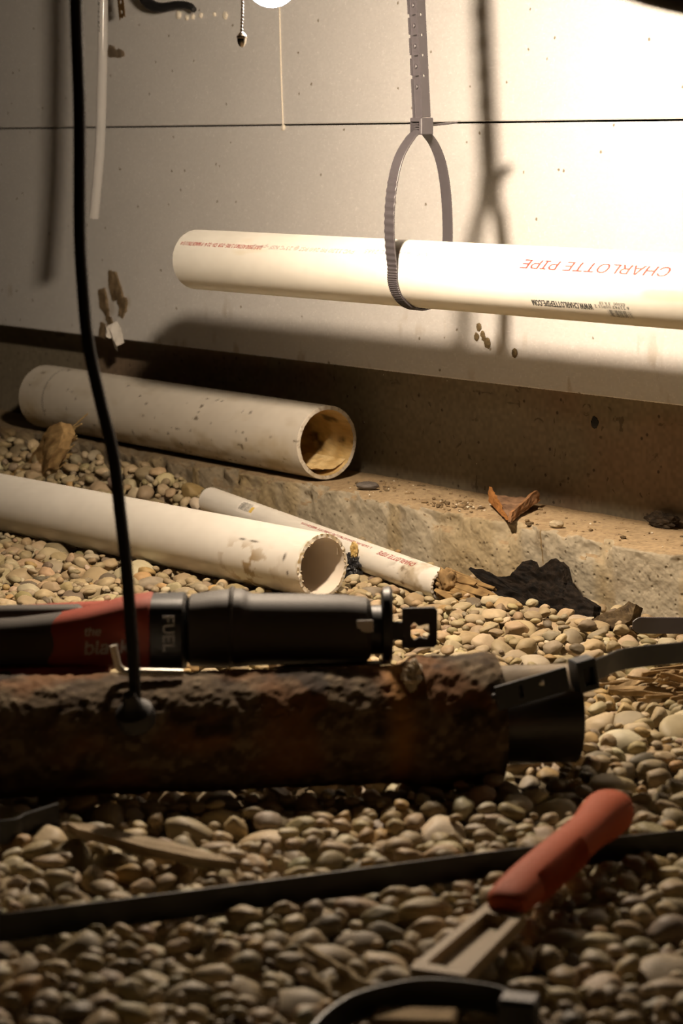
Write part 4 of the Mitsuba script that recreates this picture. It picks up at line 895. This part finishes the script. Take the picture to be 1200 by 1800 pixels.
# which pebbles show largest: one look from the camera over the built scene
occl = {k: v for k, v in scene.items() if isinstance(v, dict) and v.get("type") == "ply" and k.split("__")[0] not in ("wall_back", "floor", "ceiling")}
off = np.cumsum([0] + [len(v) for v in VV]); gm = mesh(np.vstack(VV), np.vstack([f + o_ for f, o_ in zip(FF, off)]))
owner = np.repeat(np.arange(len(FF)), [len(f) for f in FF])
look = mi.load_dict({"type": "scene", "gravel_probe": {k: v for k, v in mikit.ply(gm).items()}, **{"o" + str(i): {k: w for k, w in v.items() if k not in ("bsdf", "emitter")} for i, v in enumerate(occl.values())}})
nxp, nyp = 600, 900
pxx, pyy = np.meshgrid((np.arange(nxp) + .5) * 1200 / nxp, (np.arange(nyp) + .5) * 1800 / nyp)
CUP = np.cross(RIGHT, FWD)
rd = FWD + RIGHT * ((pxx.ravel() - 600) / FPX)[:, None] - CUP * ((pyy.ravel() - 900) / FPX)[:, None]; rd /= np.linalg.norm(rd, axis=1, keepdims=True)
pi = look.ray_intersect_preliminary(mi.Ray3f(mi.Point3f(*[float(x) for x in CAM]), mi.Vector3f(*np.ascontiguousarray(rd.T))))
first = [i for i, s_ in enumerate(look.shapes()) if s_.is_mesh() and s_.face_count() == len(gm.faces)][0]
hit = np.array(pi.prim_index)[(np.array(pi.shape_index) == first) & np.array(pi.is_valid())] if hasattr(pi, "shape_index") else np.zeros(0, int)
if not len(hit):
    sh_ = pi.shape; tgt = look.shapes()[first]; hit = np.array(pi.prim_index)[np.array(sh_ == mi.ShapePtr(tgt)) & np.array(pi.is_valid())]
area = np.bincount(owner[hit], minlength=len(FF))
big = np.argsort(-area)[:300]; big_set = set(big.tolist())
anchors = [("beside the red handle", np.array([K0, K1]), .045), ("beside the slotted metal blade", np.array([K0 - KU * .1, K0 - KU * .01]), .05),
           ("beside the black loop", lpth[::12], .045), ("beside the flat wood offcut", np.array([(1.215, .955, 0), (1.249, .99, 0)]), .03), ("beside the pale twigs", np.array([(1.076, 1.0, 0), (1.15, .985, 0)]), .035),
           ("beside the thin wood shim", np.array([(.715, 1.013, 0), (.89, 1.07, 0)]), .04), ("beside the black pipe stub", np.array([S0 + IU * .05, S1]), .09),
           ("beside the two-peaked black bark", np.array([(.06, 2.07, 0), (.27, 2.07, 0)]), .06), ("beside the grey tie tail", np.array([(.46, 1.96, 0), (.56, 2.08, 0)]), .05), ("beside the brown wood shreds", np.array([(.64, 1.82, 0), (.67, 1.88, 0)]), .06),
           ("beside the torn wood scrap", np.array([(.03, 2.0, 0), (.1, 2.03, 0)]), .05), ("under the blue-black band", pth_band[::15], .05), ("beside the iron pipe's hub", np.array([I0 + IU * (Ltot - .09), I0 + IU * Ltot]), .12)]
def seg_dist(p_, poly):
    a_, b_ = poly[:-1, :2], poly[1:, :2]; d = b_ - a_; t = np.clip(((p_[:2] - a_) * d).sum(1) / np.maximum((d * d).sum(1), 1e-12), 0, 1)
    return np.sqrt((((p_[:2] - a_ - t[:, None] * d)) ** 2).sum(1)).min()
def where(p_):
    near_ = [(seg_dist(p_, poly) / r, w_) for w_, poly, r in anchors]
    if min(near_)[0] < 1: return min(near_)[1]
    s_iron, t_iron = (p_ - I0) @ IN, (p_ - I0) @ IU
    j = np.argmin(((bp[:, :2] - p_[:2]) ** 2).sum(1)); nb = bp[min(j + 1, 159)] - bp[max(j - 1, 0)]; inner = (p_ - bp[j]) @ unit([-nb[1], nb[0], 0])
    x_ = (p_ - CAM) @ RIGHT / ((p_ - CAM) @ FWD) * FPX + 600; third = "left" if x_ < 400 else ("middle" if x_ < 800 else "right")
    if inner < -.045: return f"in the gravel nearest the lens, {third} third"
    if inner < 0: return f"just before the long black band, {third} third"
    if inner < .05: return f"just behind the long black band, {third} third"
    if s_iron < .03 and t_iron < Ltot: return f"in front of the rusty iron pipe, {third} third"
    return f"in the lit gravel behind the power saw, {third} third" if s_iron > .03 else "in the gravel to the right of the iron pipe"
for i in big:
    zone = where(VV[i].mean(0)); a, b_, c_ = keepers[i][3:6]
    shape_ = "long" if b_ / a < .72 else ("flat" if c_ / a < .53 else "round"); size_ = "large " if a > .019 else ("small " if a < .0125 else "")
    desc = f"{size_}{shape_} {pal_names[cidx[i]]} pebble {zone}"
    k = thing("pebble", desc, "pebble", desc.replace("pebble", "pebbles", 1))
    put(k, None, mesh(VV[i], FF[i]), "mat_stone", color=CC[i])
rest = [i for i in range(len(FF)) if i not in big_set]
off = np.cumsum([0] + [len(VV[i]) for i in rest])
put("gravel", None, mesh(np.vstack([VV[i] for i in rest]), np.vstack([FF[i] + o_ for i, o_ in zip(rest, off)])), "mat_stone", color=np.vstack([CC[i] for i in rest]))
labels["gravel"] = {"label": "bed of smooth tan and grey river gravel covering the ground", "category": "gravel", "kind": "stuff"}
STATS = ("stones", len(stones), "kept", len(keepers), "tris", sum(len(f) for f in FF), "mean top", float((H - BASE)[inside].mean()), "min shown area", int(area[big[-1]]), "shown", int((area > 0).sum()))
